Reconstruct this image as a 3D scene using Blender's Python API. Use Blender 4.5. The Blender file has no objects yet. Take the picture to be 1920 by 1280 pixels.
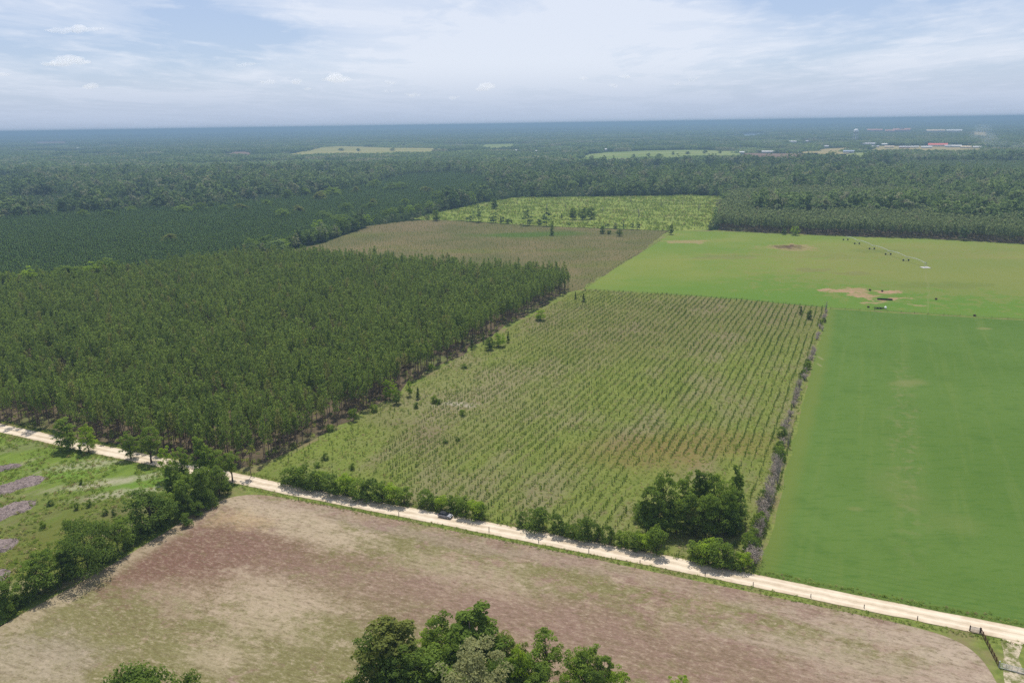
HAZE_COL = (.255, .385, .53, 1); HAZE_DENS = 1.6e-4; EXPOSURE = 0.25; SMOKE_DENS = .0018; CLOUD_DENS = .0022; LAND_K = .64
import bpy, math, random
import numpy as np
from mathutils import Matrix, Vector

R = math.radians
rng = np.random.default_rng(11)
random.seed(5)
sc = bpy.context.scene
COL = sc.collection

# ------------------------------------------------------------------ camera
H_CAM, FPX, PITCH, ROLL = 120.0, 1500.0, R(15.2), R(-0.895)
CAM_M = (Matrix.Rotation(math.pi / 2 - PITCH, 3, 'X') @ Matrix.Rotation(ROLL, 3, 'Z'))
CM = np.array(CAM_M)
cam_d = bpy.data.cameras.new("drone_camera")
cam_d.sensor_width, cam_d.sensor_fit = 36.0, 'HORIZONTAL'
cam_d.lens = 36.0 * FPX / 1920.0
cam_d.clip_start, cam_d.clip_end = 1.0, 300000.0
cam = bpy.data.objects.new("drone_camera", cam_d)
M4 = CAM_M.to_4x4(); M4.translation = (0, 0, H_CAM)
cam.matrix_world = M4
COL.objects.link(cam)
sc.camera = cam

def G(px, py, z=0.0):
    """the place on the land that the photograph shows at (px, py)"""
    d = CM @ np.array([(px - 960) / FPX, (640 - py) / FPX, -1.0])
    t = (z - H_CAM) / d[2]
    return np.array([d[0] * t, d[1] * t])

def proj(P):
    P = np.atleast_2d(P)
    q = (P - np.array([0, 0, H_CAM])) @ CM
    return np.stack([960 + FPX * q[:, 0] / -q[:, 2], 640 - FPX * q[:, 1] / -q[:, 2]], 1), -q[:, 2]

def height_for(bx, by, top):
    g = G(bx, by)
    lo, hi = 0.1, 80.0
    for _ in range(40):
        m = (lo + hi) / 2
        p, _d = proj([g[0], g[1], m])
        if p[0, 1] > top: lo = m
        else: hi = m
    return lo, g

def px_size(bx, by, w):
    g = G(bx, by)
    _p, d = proj([g[0], g[1], 0])
    return w * d[0] / FPX

# ------------------------------------------------------------------ node helper
class NB:
    def __init__(s, tree):
        s.t = tree; s.n = tree.nodes; s.l = tree.links
    def new(s, typ, **kw):
        n = s.n.new(typ)
        for k, v in kw.items(): setattr(n, k, v)
        return n
    def put(s, sock, v):
        if v is None: return
        if hasattr(v, 'is_output'): s.l.new(v, sock)
        else:
            if isinstance(v, (tuple, list)) and sock.type == 'RGBA' and len(v) == 3: v = (*v, 1)
            sock.default_value = v
    def math(s, op, a, b=None, c=None, clamp=False):
        n = s.new('ShaderNodeMath', operation=op); n.use_clamp = clamp
        s.put(n.inputs[0], a); s.put(n.inputs[1], b)
        if c is not None: s.put(n.inputs[2], c)
        return n.outputs[0]
    def vmath(s, op, a, b=None):
        n = s.new('ShaderNodeVectorMath', operation=op)
        s.put(n.inputs[0], a)
        if b is not None: s.put(n.inputs[1], b)
        return n.outputs[1] if op in ('LENGTH', 'DOT_PRODUCT', 'DISTANCE') else n.outputs[0]
    def noise(s, vec, scale, detail=4, rough=.55, dist=0.0, out=0):
        n = s.new('ShaderNodeTexNoise')
        s.put(n.inputs['Vector'], vec); n.inputs['Scale'].default_value = scale
        n.inputs['Detail'].default_value = detail; n.inputs['Roughness'].default_value = rough
        n.inputs['Distortion'].default_value = dist
        return n.outputs[out]
    def mapr(s, v, a, b, c=0.0, d=1.0):
        n = s.new('ShaderNodeMapRange'); n.interpolation_type = 'SMOOTHSTEP'
        s.put(n.inputs[0], v)
        for i, x in enumerate((a, b, c, d)): s.put(n.inputs[i + 1], x)
        return n.outputs[0]
    def mix(s, f, a, b):
        n = s.new('ShaderNodeMix', data_type='RGBA')
        s.put(n.inputs[0], f); s.put(n.inputs[6], a); s.put(n.inputs[7], b)
        return n.outputs[2]
    def mapping(s, vec, rot=0.0, scale=(1, 1, 1), loc=(0, 0, 0)):
        if rot and scale != (1, 1, 1): vec = s.mapping(vec, rot); rot = 0.0
        n = s.new('ShaderNodeMapping'); s.put(n.inputs[0], vec)
        n.inputs['Rotation'].default_value = (0, 0, rot); n.inputs['Scale'].default_value = scale
        n.inputs['Location'].default_value = loc
        return n.outputs[0]
    def blob(s, vec, c, rx, ry, rot=0.0, soft=.5, rag=None, ragk=4.0):
        """soft ellipse on the land, 1 inside, 0 outside"""
        v = s.vmath('SUBTRACT', vec, (float(c[0]), float(c[1]), 0.0))
        v = s.mapping(v, -rot)
        v = s.vmath('MULTIPLY', v, (1 / rx, 1 / ry, 0.0))
        L = s.vmath('LENGTH', v)
        if rag is not None: L = s.math('ADD', L, s.math('MULTIPLY', s.math('SUBTRACT', rag, .5), ragk))
        return s.mapr(L, 1 + soft, 1 - soft)

def new_mat(name):
    m = bpy.data.materials.new(name); m.use_nodes = True
    m.node_tree.nodes.clear()
    return m, NB(m.node_tree)

def finish(nb, col, rough=.9, trans=0.0, bump=None, spec=0.1, metal=0.0):
    out = nb.new('ShaderNodeOutputMaterial')
    if trans > 0:
        d = nb.new('ShaderNodeBsdfDiffuse'); t = nb.new('ShaderNodeBsdfTranslucent')
        nb.put(d.inputs[0], col); nb.put(t.inputs[0], nb.mix(1.0, col, col))
        hs = nb.new('ShaderNodeHueSaturation'); hs.inputs['Value'].default_value = 1.5
        hs.inputs['Saturation'].default_value = 1.1; hs.inputs['Hue'].default_value = .485
        nb.put(hs.inputs['Color'], col); nb.put(t.inputs[0], hs.outputs[0])
        mx = nb.new('ShaderNodeMixShader'); mx.inputs[0].default_value = trans
        nb.l.new(d.outputs[0], mx.inputs[1]); nb.l.new(t.outputs[0], mx.inputs[2])
        nb.l.new(mx.outputs[0], out.inputs[0])
        return
    if spec <= 0.1 and metal == 0:
        if not isinstance(col, tuple): col = nb.vmath('MULTIPLY', col, (LAND_K, LAND_K, LAND_K))
        p = nb.new('ShaderNodeBsdfDiffuse'); nb.put(p.inputs[0], col)
    else:
        p = nb.new('ShaderNodeBsdfPrincipled')
        nb.put(p.inputs['Base Color'], col); nb.put(p.inputs['Roughness'], rough)
        p.inputs['Specular IOR Level'].default_value = spec; p.inputs['Metallic'].default_value = metal
    if bump is not None:
        b = nb.new('ShaderNodeBump'); b.inputs['Strength'].default_value = bump[1]
        b.inputs['Distance'].default_value = bump[2]
        nb.put(b.inputs['Height'], bump[0]); nb.l.new(b.outputs[0], p.inputs['Normal'])
    nb.l.new(p.outputs[0], out.inputs[0])

def flat_mat(name, col, rough=.7, spec=.3, metal=0.0, var=.12, scale=3.0):
    m, nb = new_mat(name)
    tc = nb.new('ShaderNodeTexCoord').outputs['Object']
    n = nb.noise(tc, scale, 4)
    dark = tuple(c * (1 - var) for c in col); light = tuple(min(1, c * (1 + var)) for c in col)
    finish(nb, nb.mix(nb.mapr(n, .3, .7), dark, light), rough, spec=spec, metal=metal)
    return m

def leaf_mat(name, a, b, trans=.48, c=None):
    m, nb = new_mat(name)
    sh = nb.new('ShaderNodeAttribute', attribute_name='shade').outputs['Fac']
    ti = nb.new('ShaderNodeAttribute', attribute_name='tint', attribute_type='INSTANCER').outputs['Fac']
    f = nb.math('ADD', nb.math('MULTIPLY', sh, .5), nb.math('MULTIPLY', ti, .5), clamp=True)
    col = nb.mix(f, a, b)
    if c is not None:
        rnd = nb.new('ShaderNodeObjectInfo').outputs['Random']
        col = nb.mix(nb.math('MULTIPLY', nb.mapr(rnd, .90 if 'pine' in name else .72, 1.0), .55 if 'pine' in name else 1.0), col, c)
    finish(nb, col, trans=trans)
    return m

# ------------------------------------------------------------------ mesh helpers
def np_mesh(name, V, F, mats, midx=None, shade=None, smooth=False):
    """V (n,3); F list of arrays (k, sides)"""
    me = bpy.data.meshes.new(name)
    V = np.asarray(V, np.float32)
    Fs = [np.asarray(f, np.int32) for f in F if len(f)]
    nl = sum(f.size for f in Fs); nf = sum(len(f) for f in Fs)
    me.vertices.add(len(V)); me.vertices.foreach_set('co', V.ravel())
    me.loops.add(nl); me.polygons.add(nf)
    me.loops.foreach_set('vertex_index', np.concatenate([f.ravel() for f in Fs]))
    st, c = [], 0
    for f in Fs:
        st.append(c + np.arange(len(f)) * f.shape[1]); c += f.size
    me.polygons.foreach_set('loop_start', np.concatenate(st).astype(np.int32))
    if not isinstance(mats, (list, tuple)): mats = [mats]
    for m in mats: me.materials.append(m)
    if midx is not None: me.polygons.foreach_set('material_index', np.asarray(midx, np.int32))
    me.polygons.foreach_set('use_smooth', np.full(nf, smooth))
    me.update(calc_edges=True)
    if shade is not None:
        a = me.attributes.new('shade', 'FLOAT', 'FACE')
        a.data.foreach_set('value', np.asarray(shade, np.float32))
    me.validate()
    return me

class MB:
    """collects quads/tris from boxes, tubes, prisms"""
    def __init__(s): s.V, s.Q, s.T, s.n = [], [], [], 0
    def add(s, V, Q=(), T=()):
        V = np.asarray(V, float)
        if len(Q): s.Q.append(np.asarray(Q, int) + s.n)
        if len(T): s.T.append(np.asarray(T, int) + s.n)
        s.V.append(V); s.n += len(V)
        return s
    def box(s, c, size, rz=0.0):
        x, y, z = np.array(size) / 2
        V = np.array([[-x, -y, -z], [x, -y, -z], [x, y, -z], [-x, y, -z], [-x, -y, z], [x, -y, z], [x, y, z], [-x, y, z]])
        ca, sa = math.cos(rz), math.sin(rz)
        V = V @ np.array([[ca, sa, 0], [-sa, ca, 0], [0, 0, 1]]) + np.array(c)
        return s.add(V, [[0, 3, 2, 1], [4, 5, 6, 7], [0, 1, 5, 4], [1, 2, 6, 5], [2, 3, 7, 6], [3, 0, 4, 7]])
    def tube(s, P, rad, k=6):
        P = np.asarray(P, float); n = len(P)
        rad = np.broadcast_to(np.asarray(rad, float), (n,))
        V = []
        for i in range(n):
            d = P[min(i + 1, n - 1)] - P[max(i - 1, 0)]
            d = d / (np.linalg.norm(d) + 1e-9)
            a = np.cross(d, [0, 0, 1]) if abs(d[2]) < .9 else np.cross(d, [1, 0, 0])
            a /= np.linalg.norm(a); b = np.cross(d, a)
            t = np.arange(k) * 2 * math.pi / k
            V.append(P[i] + rad[i] * (np.cos(t)[:, None] * a + np.sin(t)[:, None] * b))
        Q = [[i * k + j, i * k + (j + 1) % k, (i + 1) * k + (j + 1) % k, (i + 1) * k + j] for i in range(n - 1) for j in range(k)]
        V = np.concatenate(V + [P[:1], P[-1:]])
        T = [[n * k, (j + 1) % k, j] for j in range(k)] + [[n * k + 1, (n - 1) * k + j, (n - 1) * k + (j + 1) % k] for j in range(k)]
        return s.add(V, Q, T)
    def lathe(s, prof, k=16, c=(0, 0, 0), axis='Z'):
        prof = np.asarray(prof, float); n = len(prof)
        t = np.arange(k) * 2 * math.pi / k
        V = np.concatenate([np.stack([r * np.cos(t), r * np.sin(t), np.full(k, z)], 1) for r, z in prof])
        if axis == 'Y': V = V[:, [0, 2, 1]] * np.array([1, 1, -1])
        V = V + np.array(c)
        Q = [[i * k + j, i * k + (j + 1) % k, (i + 1) * k + (j + 1) % k, (i + 1) * k + j] for i in range(n - 1) for j in range(k)]
        return s.add(V, Q)
    def prism(s, prof, y0, y1, inset=0.0):
        """xz outline extruded along y"""
        prof = np.asarray(prof, float); n = len(prof)
        a = np.stack([prof[:, 0], np.full(n, y0), prof[:, 1]], 1)
        b = np.stack([prof[:, 0], np.full(n, y1), prof[:, 1]], 1)
        c0 = a.mean(0)[None]; c1 = b.mean(0)[None]
        Q = [[i, (i + 1) % n, n + (i + 1) % n, n + i] for i in range(n)]
        T = [[2 * n, (i + 1) % n, i] for i in range(n)] + [[2 * n + 1, n + i, n + (i + 1) % n] for i in range(n)]
        return s.add(np.concatenate([a, b, c0, c1]), Q, T)
    def mesh(s, name, mat, smooth=False):
        F = []
        if s.Q: F.append(np.concatenate(s.Q))
        if s.T: F.append(np.concatenate(s.T))
        return np_mesh(name, np.concatenate(s.V), F, mat, smooth=smooth)

def obj(name, me, parent=None, loc=None, rz=0.0, scale=None):
    o = bpy.data.objects.new(name, me); COL.objects.link(o)
    if parent is not None: o.parent = parent
    if loc is not None: o.location = loc
    o.rotation_euler.z = rz
    if scale is not None: o.scale = scale if hasattr(scale, '__len__') else (scale,) * 3
    return o

def tag(o, label, cat, group=None, kind=None):
    o['label'] = label; o['category'] = cat
    if group: o['group'] = group
    if kind: o['kind'] = kind
    return o

def structure(name, me):
    o = obj(name, me); o['kind'] = 'structure'
    return o

# ------------------------------------------------------------------ simple numpy land noise
_ph = np.random.default_rng(3).uniform(0, 6.28, (40, 3))
def fbm(P, scale, seed=0, octaves=4):
    P = np.asarray(P)[:, :2]; v = np.zeros(len(P)); amp = 1; tot = 0
    for o in range(octaves):
        acc = np.zeros(len(P))
        for k in range(5):
            a, b, c = _ph[(seed * 7 + o * 5 + k) % 40]
            ang = a + k * 1.3; f = 2 ** o / scale * (0.7 + .12 * k)
            acc += np.sin((P[:, 0] * math.cos(ang) + P[:, 1] * math.sin(ang)) * f * 6.28 + b + 1.3 * np.sin((P[:, 1] * math.cos(ang) - P[:, 0] * math.sin(ang)) * f * 4 + c))
        v += amp * acc / 5; tot += amp; amp *= .55
    return np.clip(.5 + v / tot * .9, 0, 1)

def stands(P, cx, cy, seed):
    """patchwork of woodland stands: one value per irregular cell"""
    P = np.asarray(P)[:, :2]
    w = np.stack([fbm(P, cx * 1.3, seed, 3), fbm(P, cy * 1.7, seed + 1, 3)], 1) - .5
    q = P + w * [cx * 1.6, cy * 1.6]
    i = np.floor(q[:, 0] / cx).astype(np.int64); j = np.floor(q[:, 1] / cy).astype(np.int64)
    h = np.sin(i * 127.1 + j * 311.7 + seed * 74.7) * 43758.5453
    return h - np.floor(h)

def inside(P, poly):
    P = np.asarray(P); poly = np.asarray(poly); r = np.zeros(len(P), bool); j = len(poly) - 1
    for i in range(len(poly)):
        xi, yi = poly[i][:2]; xj, yj = poly[j][:2]
        c = ((yi > P[:, 1]) != (yj > P[:, 1])) & (P[:, 0] < (xj - xi) * (P[:, 1] - yi) / (yj - yi + 1e-12) + xi)
        r ^= c; j = i
    return r

def dense(pts, step, jit, closed=True, seed=0):
    pts = [np.asarray(p[:2], float) for p in pts]; out = []
    n = len(pts); r = np.random.default_rng(seed)
    for i in range(n if closed else n - 1):
        a, b = pts[i], pts[(i + 1) % n]; L = np.linalg.norm(b - a); k = max(1, int(L / step))
        nrm = np.array([-(b - a)[1], (b - a)[0]]) / (L + 1e-9)
        for q in range(k):
            j = 0 if q == 0 else r.normal() * jit
            out.append(a + (b - a) * q / k + nrm * j)
    if not closed: out.append(pts[-1])
    return np.array(out)

def smooth_poly(pts, it=2):
    pts = [np.asarray(p, float) for p in pts]
    for _ in range(it):
        o = []
        for i in range(len(pts)):
            a, b = pts[i], pts[(i + 1) % len(pts)]
            o += [a * .75 + b * .25, a * .25 + b * .75]
        pts = o
    return pts

def sheet(name, pts, z, mat, step=6, jit=.5, seed=0):
    p = dense(pts, step, jit, seed=seed)
    me = bpy.data.meshes.new(name)
    me.from_pydata([(x, y, z) for x, y in p], [], [list(range(len(p)))])
    me.materials.append(mat); me.update()
    if me.polygons[0].normal.z < 0: me.flip_normals()
    return structure(name, me)

# ------------------------------------------------------------------ land layout (read off the photograph)
A = lambda L, z=0.0: [G(x, y, z) for x, y in L]
ROAD_PX = [(-260, 752), (-60, 790), (3, 803), (120, 829), (220, 850), (300, 866), (440, 896), (560, 922), (700, 949), (834, 974),
           (1000, 1006), (1140, 1033), (1240, 1052), (1415, 1089), (1550, 1117), (1700, 1147), (1800, 1167), (1920, 1191), (2100, 1228), (2400, 1290), (2800, 1372), (3300, 1475)]
ROAD = np.array(A(ROAD_PX))
UDIR = G(1553, 580) - G(1415, 1065); UDIR /= np.linalg.norm(UDIR)        # the way the planted rows run
VDIR = np.array([UDIR[1], -UDIR[0]])
ROW_ROT = math.atan2(UDIR[1], UDIR[0])
RD = ROAD[14] - ROAD[6]; ROAD_ROT = math.atan2(RD[1], RD[0])

P_SAPL = A([(462, 893), (640, 928), (834, 966), (1000, 997), (1140, 1024), (1300, 1056), (1412, 1078), (1435, 1010), (1470, 880), (1500, 760), (1530, 650), (1551, 577),
            (1400, 563), (1250, 552), (1095, 544), (1070, 552), (960, 612), (830, 690), (700, 770), (560, 845), (500, 872)])
P_HAY = A([(1418, 1079), (1550, 1106), (1700, 1135), (1800, 1154), (1920, 1177), (2200, 1235), (2800, 1358), (3200, 1440), (3000, 760), (2700, 640), (1920, 601), (1700, 588), (1555, 579), (1530, 660), (1500, 780), (1470, 900), (1440, 1020)])
P_PAST = A([(1095, 542), (1150, 506), (1200, 475), (1240, 450), (1266, 433), (1400, 436), (1600, 444), (1760, 450), (1920, 459), (2700, 497), (2700, 634), (1920, 599), (1700, 586), (1553, 577), (1400, 562), (1250, 551)])
P_BROWN = A([(520, 492), (545, 470), (600, 458), (650, 440), (690, 424), (760, 415), (820, 412), (1000, 424), (1130, 429), (1252, 433), (1200, 474), (1150, 504), (1093, 541), (1060, 552), (900, 540), (700, 520)])
P_CLEAR = A([(770, 411), (835, 396), (900, 382), (960, 371), (1100, 369), (1200, 368), (1290, 366), (1362, 369), (1350, 400), (1330, 431), (1264, 433), (1130, 428), (1000, 423), (880, 415)])
P_PINE = A([(-420, 742), (-60, 776), (40, 796), (120, 815), (250, 838), (360, 862), (440, 880), (500, 866), (560, 838), (700, 762), (830, 682), (960, 604), (1066, 547), (1068, 536), (900, 524), (600, 500), (560, 496), (440, 500), (250, 530), (0, 552), (-330, 566)])
P_YOUNG = A([(-330, 570), (0, 548), (250, 526), (440, 494), (540, 468), (640, 436), (770, 404), (850, 380), (920, 356), (905, 333), (840, 326), (760, 332), (700, 345), (640, 362), (520, 378), (400, 392), (250, 398), (0, 414), (-330, 440)])
P_RPINE = A([(1345, 431), (1352, 400), (1375, 373), (1500, 366), (1700, 370), (1830, 384), (1930, 395), (2700, 436), (2700, 494), (1920, 457), (1760, 448), (1600, 443), (1450, 437)])
P_WEEDY = A([(-250, 800), (-60, 806), (40, 823), (130, 843), (230, 864), (330, 884), (420, 905), (330, 985), (200, 1060), (110, 1110), (0, 1175), (-120, 1250), (-420, 1200)])
P_FORE = A([(-200, 1280), (-60, 1205), (60, 1140), (200, 1065), (330, 985), (390, 945), (470, 922), (600, 945), (834, 992), (1000, 1024), (1240, 1075), (1415, 1111), (1600, 1150), (1740, 1180), (1812, 1208), (1850, 1245), (1880, 1300), (1880, 1500), (900, 1700), (-300, 1500)])

# ------------------------------------------------------------------ materials of the land
def land(name):
    m, nb = new_mat(name)
    p = nb.new('ShaderNodeTexCoord').outputs['Object']
    return m, nb, p

def warp(nb, p, scale, amt):
    n = nb.noise(p, scale, 4, .6, out=1)
    v = nb.vmath('SUBTRACT', n, (.5, .5, .5))
    return nb.vmath('ADD', p, nb.vmath('MULTIPLY', v, (amt, amt, 0.0)))

# far forest floor / base ground
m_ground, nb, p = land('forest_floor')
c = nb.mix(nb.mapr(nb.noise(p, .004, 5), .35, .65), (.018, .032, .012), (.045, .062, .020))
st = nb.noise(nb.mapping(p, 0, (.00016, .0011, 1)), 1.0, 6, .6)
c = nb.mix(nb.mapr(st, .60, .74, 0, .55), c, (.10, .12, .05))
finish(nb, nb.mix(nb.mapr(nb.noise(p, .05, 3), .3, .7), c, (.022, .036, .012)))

# grass verge
m_verge, nb, p = land('verge_grass')
c = nb.mix(nb.mapr(nb.noise(p, .5, 5), .3, .7), (.14, .185, .042), (.235, .275, .070))
c = nb.mix(nb.mapr(nb.noise(p, .09, 5), .45, .7), c, (.24, .20, .10))
finish(nb, c)

# sand road
def road_mat(name, tracks=True):
    m, nb, p = land(name)
    c = nb.mix(nb.mapr(nb.noise(p, .35, 6, .65), .3, .7), (.60, .485, .345), (.80, .67, .50))
    c = nb.mix(nb.mapr(nb.noise(p, .05, 4), .45, .75), c, (.88, .77, .60))
    if tracks:
        uv = nb.new('ShaderNodeAttribute', attribute_name='across').outputs['Fac']
        w = nb.math('ADD', uv, nb.math('MULTIPLY', nb.math('SUBTRACT', nb.noise(p, .12, 4), .5), .35))
        t1 = nb.mapr(nb.math('ABSOLUTE', nb.math('SUBTRACT', nb.math('ABSOLUTE', w), .42)), .0, .22, 1, 0)
        c = nb.mix(nb.math('MULTIPLY', t1, .7), c, (.92, .79, .61))
        ed = nb.mapr(nb.math('ABSOLUTE', w), .78, 1.1)
        c = nb.mix(nb.math('MULTIPLY', ed, .75), c, (.44, .35, .20))
        md = nb.mapr(nb.math('ABSOLUTE', w), .14, .02)
        c = nb.mix(nb.math('MULTIPLY', md, .45), c, (.50, .40, .26))
    finish(nb, c, bump=(nb.noise(p, 1.2, 4), .4, .15))
    return m
m_road = road_mat('pale_sand_road'); m_track = road_mat('sand_track', False)

# cut foreground field
m_fore, nb, p = land('cut_hay_stubble')
pw = warp(nb, p, .05, 14)
pr = nb.mapping(p, -ROAD_ROT, (.16, 1, 1))
st = nb.noise(pr, .75, 6, .7)
n1 = nb.noise(nb.mapping(pw, -ROAD_ROT, (.75, 1, 1)), .11, 9, .76)
n2 = nb.noise(nb.mapping(pw, -ROAD_ROT, (.75, 1, 1), (31, 17, 0)), .13, 9, .76)
n3 = nb.noise(nb.mapping(pw, -ROAD_ROT, (.7, 1, 1), (7, 57, 0)), .16, 9, .80)
rag = nb.noise(nb.mapping(p, -ROAD_ROT, (.8, 1, 1)), .22, 9, .80)
fine = nb.noise(nb.mapping(p, -ROAD_ROT, (.55, 1, 1)), .95, 5, .85)
tan, pink, green, pale, maroon, grey = (.340, .255, .165), (.275, .180, .138), (.195, .195, .066), (.48, .385, .265), (.205, .112, .086), (.30, .245, .19)
c = nb.mix(nb.mapr(nb.math('ADD', n1, nb.math('MULTIPLY', nb.math('SUBTRACT', st, .5), .35)), .42, .58), tan, pink)
gl = nb.blob(pw, G(60, 1225), 60, 50, 0, .6, rag)
for q, rx, ry, k in (((330, 1150), 50, 26, .8), ((560, 1180), 50, 26, 1), ((200, 1190), 50, 26, .9), ((640, 1040), 26, 10, 1), ((690, 1000), 26, 7, .9), ((470, 1240), 50, 26, .9), ((760, 1040), 22, 7, .8), ((1250, 1210), 26, 9, .6), ((1050, 1100), 26, 8, .7), ((1450, 1190), 30, 8, .6), ((860, 1020), 24, 6, .6), ((1560, 1215), 22, 7, .7)):
    gl = nb.math('MAXIMUM', gl, nb.math('MULTIPLY', nb.blob(pw, G(*q), rx, ry, ROAD_ROT, .6, rag), k))
gm = nb.math('MULTIPLY', nb.mapr(nb.math('ADD', n2, nb.math('MULTIPLY', gl, .19)), .50, .63), .80)
c = nb.mix(gm, c, green)
c = nb.mix(nb.math('MULTIPLY', nb.mapr(n3, .53, .64), .75), c, pale)
for q, rx, ry, k, cc in (((395, 1055), 27, 18, .95, maroon), ((500, 1020), 30, 9, .6, maroon), ((300, 1060), 9, 14, .7, maroon), ((690, 1125), 40, 9, .55, pink), ((900, 1130), 60, 9, .55, pink), ((1180, 1200), 60, 10, .6, pink), ((1400, 1240), 50, 10, .4, pink),
                         ((470, 945), 24, 5, .8, pale), ((560, 965), 24, 5, .7, pale), ((600, 1000), 18, 7, .9, pale), ((455, 975), 9, 5, .7, (.50, .37, .21)), ((510, 1120), 18, 8, .8, pale), ((485, 1165), 14, 6, .6, pale), ((420, 1225), 8, 5, .6, pale), ((330, 1120), 14, 5, .4, pale),
                         ((60, 1235), 16, 6, .6, (.42, .345, .25)), ((110, 1215), 14, 5, .4, (.34, .28, .21)), ((20, 1260), 18, 5, .5, (.44, .36, .26)), ((1740, 1205), 30, 5, .8, (.48, .385, .29)), ((1810, 1250), 8, 12, .6, (.48, .385, .29)), ((1640, 1250), 30, 6, .6, (.48, .385, .29)), ((830, 1008), 60, 3, .5, (.36, .27, .22)), ((1200, 1080), 60, 4, .4, (.36, .27, .20)), ((880, 1075), 20, 6, .5, pale)):
    c = nb.mix(nb.math('MULTIPLY', nb.blob(pw, G(*q), rx, ry, ROAD_ROT, .7, rag, 5.0), k * .95), c, cc)
e0, e1 = G(10, 1180), G(420, 935)             # dry pale strip along the trees
ctr = (e0 + e1) / 2; ln = np.linalg.norm(e1 - e0); an = math.atan2((e1 - e0)[1], (e1 - e0)[0])
c = nb.mix(nb.math('MULTIPLY', nb.blob(p, ctr, ln * .62, 4.5, an, .5, rag, 3.5), .75), c, (.44, .355, .235))
c = nb.mix(nb.mapr(st, .50, .36, 0, .42), c, (.16, .12, .065))
c = nb.mix(nb.mapr(st, .56, .68, 0, .30), c, (.47, .38, .255))
c = nb.mix(nb.mapr(fine, .50, .68, 0, .55), c, (.54, .44, .31))
c = nb.mix(nb.mapr(fine, .50, .34, 0, .60), c, (.125, .095, .045))
finish(nb, c, bump=(fine, .6, .3))

# sapling field ground
m_sap, nb, p = land('weedy_planted_ground')
pu = nb.mapping(p, -ROW_ROT, (.18, 1, 1))
row = nb.new('ShaderNodeTexWave'); row.wave_type = 'BANDS'; row.bands_direction = 'Y'
nb.put(row.inputs['Vector'], nb.mapping(warp(nb, p, .2, .8), -ROW_ROT)); row.inputs['Scale'].default_value = 2 * math.pi / 3.5 / 20
row.inputs['Detail'].default_value = 1
g1, g2, t1, t2 = (.158, .198, .044), (.232, .268, .066), (.28, .235, .140), (.205, .160, .095)
c = nb.mix(nb.mapr(nb.noise(pu, .5, 6, .65), .32, .68), g1, g2)
tm = nb.noise(nb.mapping(p, -ROW_ROT, (.45, 1, 1)), .035, 6, .65)
c = nb.mix(nb.mapr(tm, .46, .64, 0, .62), c, t1)
c = nb.mix(nb.mapr(nb.noise(nb.mapping(p, -ROW_ROT, (.35, 1, 1)), .22, 6, .75), .52, .66, 0, .45), c, t2)
pw = warp(nb, p, .03, 40)
for q, rx, ry, k, cc in (((830, 740), 45, 40, .6, t1), ((760, 820), 22, 16, .55, t2), ((1330, 590), 110, 60, .55, t2), ((1150, 640), 50, 40, .4, t2), ((1220, 850), 24, 14, .4, (.27, .155, .07)), ((1320, 830), 25, 12, .4, (.27, .155, .07)),
                         ((620, 830), 24, 16, .7, (.21, .275, .050)), ((760, 715), 30, 12, .4, (.21, .275, .050)), ((850, 755), 9, 3, .8, (.46, .41, .31)), ((560, 885), 20, 9, .5, (.19, .25, .048))):
    c = nb.mix(nb.math('MULTIPLY', nb.blob(pw, G(*q), rx, ry, 0, .7), nb.mapr(nb.noise(p, .4, 4), .3, .6, k * .5, k)), c, cc)
f = nb.noise(p, 1.3, 5, .75)
c = nb.mix(nb.mapr(f, .44, .30, 0, .6), c, (.07, .085, .026))
c = nb.mix(nb.mapr(f, .58, .72, 0, .5), c, (.33, .28, .17))
finish(nb, c, bump=(f, .8, .5))

# brown planted field further off
m_brown, nb, p = land('brown_planted_ground')
c = nb.mix(nb.mapr(nb.noise(p, .012, 6, .6), .35, .65), (.150, .148, .062), (.225, .182, .092))
c = nb.mix(nb.mapr(nb.noise(nb.mapping(p, 0, (.35, 1, 1)), .02, 5), .52, .70, 0, .8), c, (.16, .175, .05))
pw = warp(nb, p, .01, 60)
c = nb.mix(nb.blob(pw, G(985, 440), 60, 22, 0, .5), c, (.10, .165, .036))
c = nb.mix(nb.math('MULTIPLY', nb.blob(pw, G(730, 425), 70, 60, 0, .6), .45), c, (.25, .18, .11))
f = nb.noise(p, .7, 4, .7)
c = nb.mix(nb.mapr(f, .55, .35, 0, .5), c, (.075, .075, .03))
finish(nb, c)

# cleared, bright weedy field
m_clear, nb, p = land('cleared_weedy_ground')
c = nb.mix(nb.mapr(nb.noise(p, .03, 6, .65), .35, .65), (.190, .250, .055), (.275, .320, .080))
c = nb.mix(nb.mapr(nb.noise(nb.mapping(p, 0, (.4, 1, 1)), .025, 6, .7), .54, .68, 0, .8), c, (.22, .20, .10))
c = nb.mix(nb.mapr(nb.noise(p, .35, 4, .7), .46, .3, 0, .7), c, (.07, .10, .025))
finish(nb, c)

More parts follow.
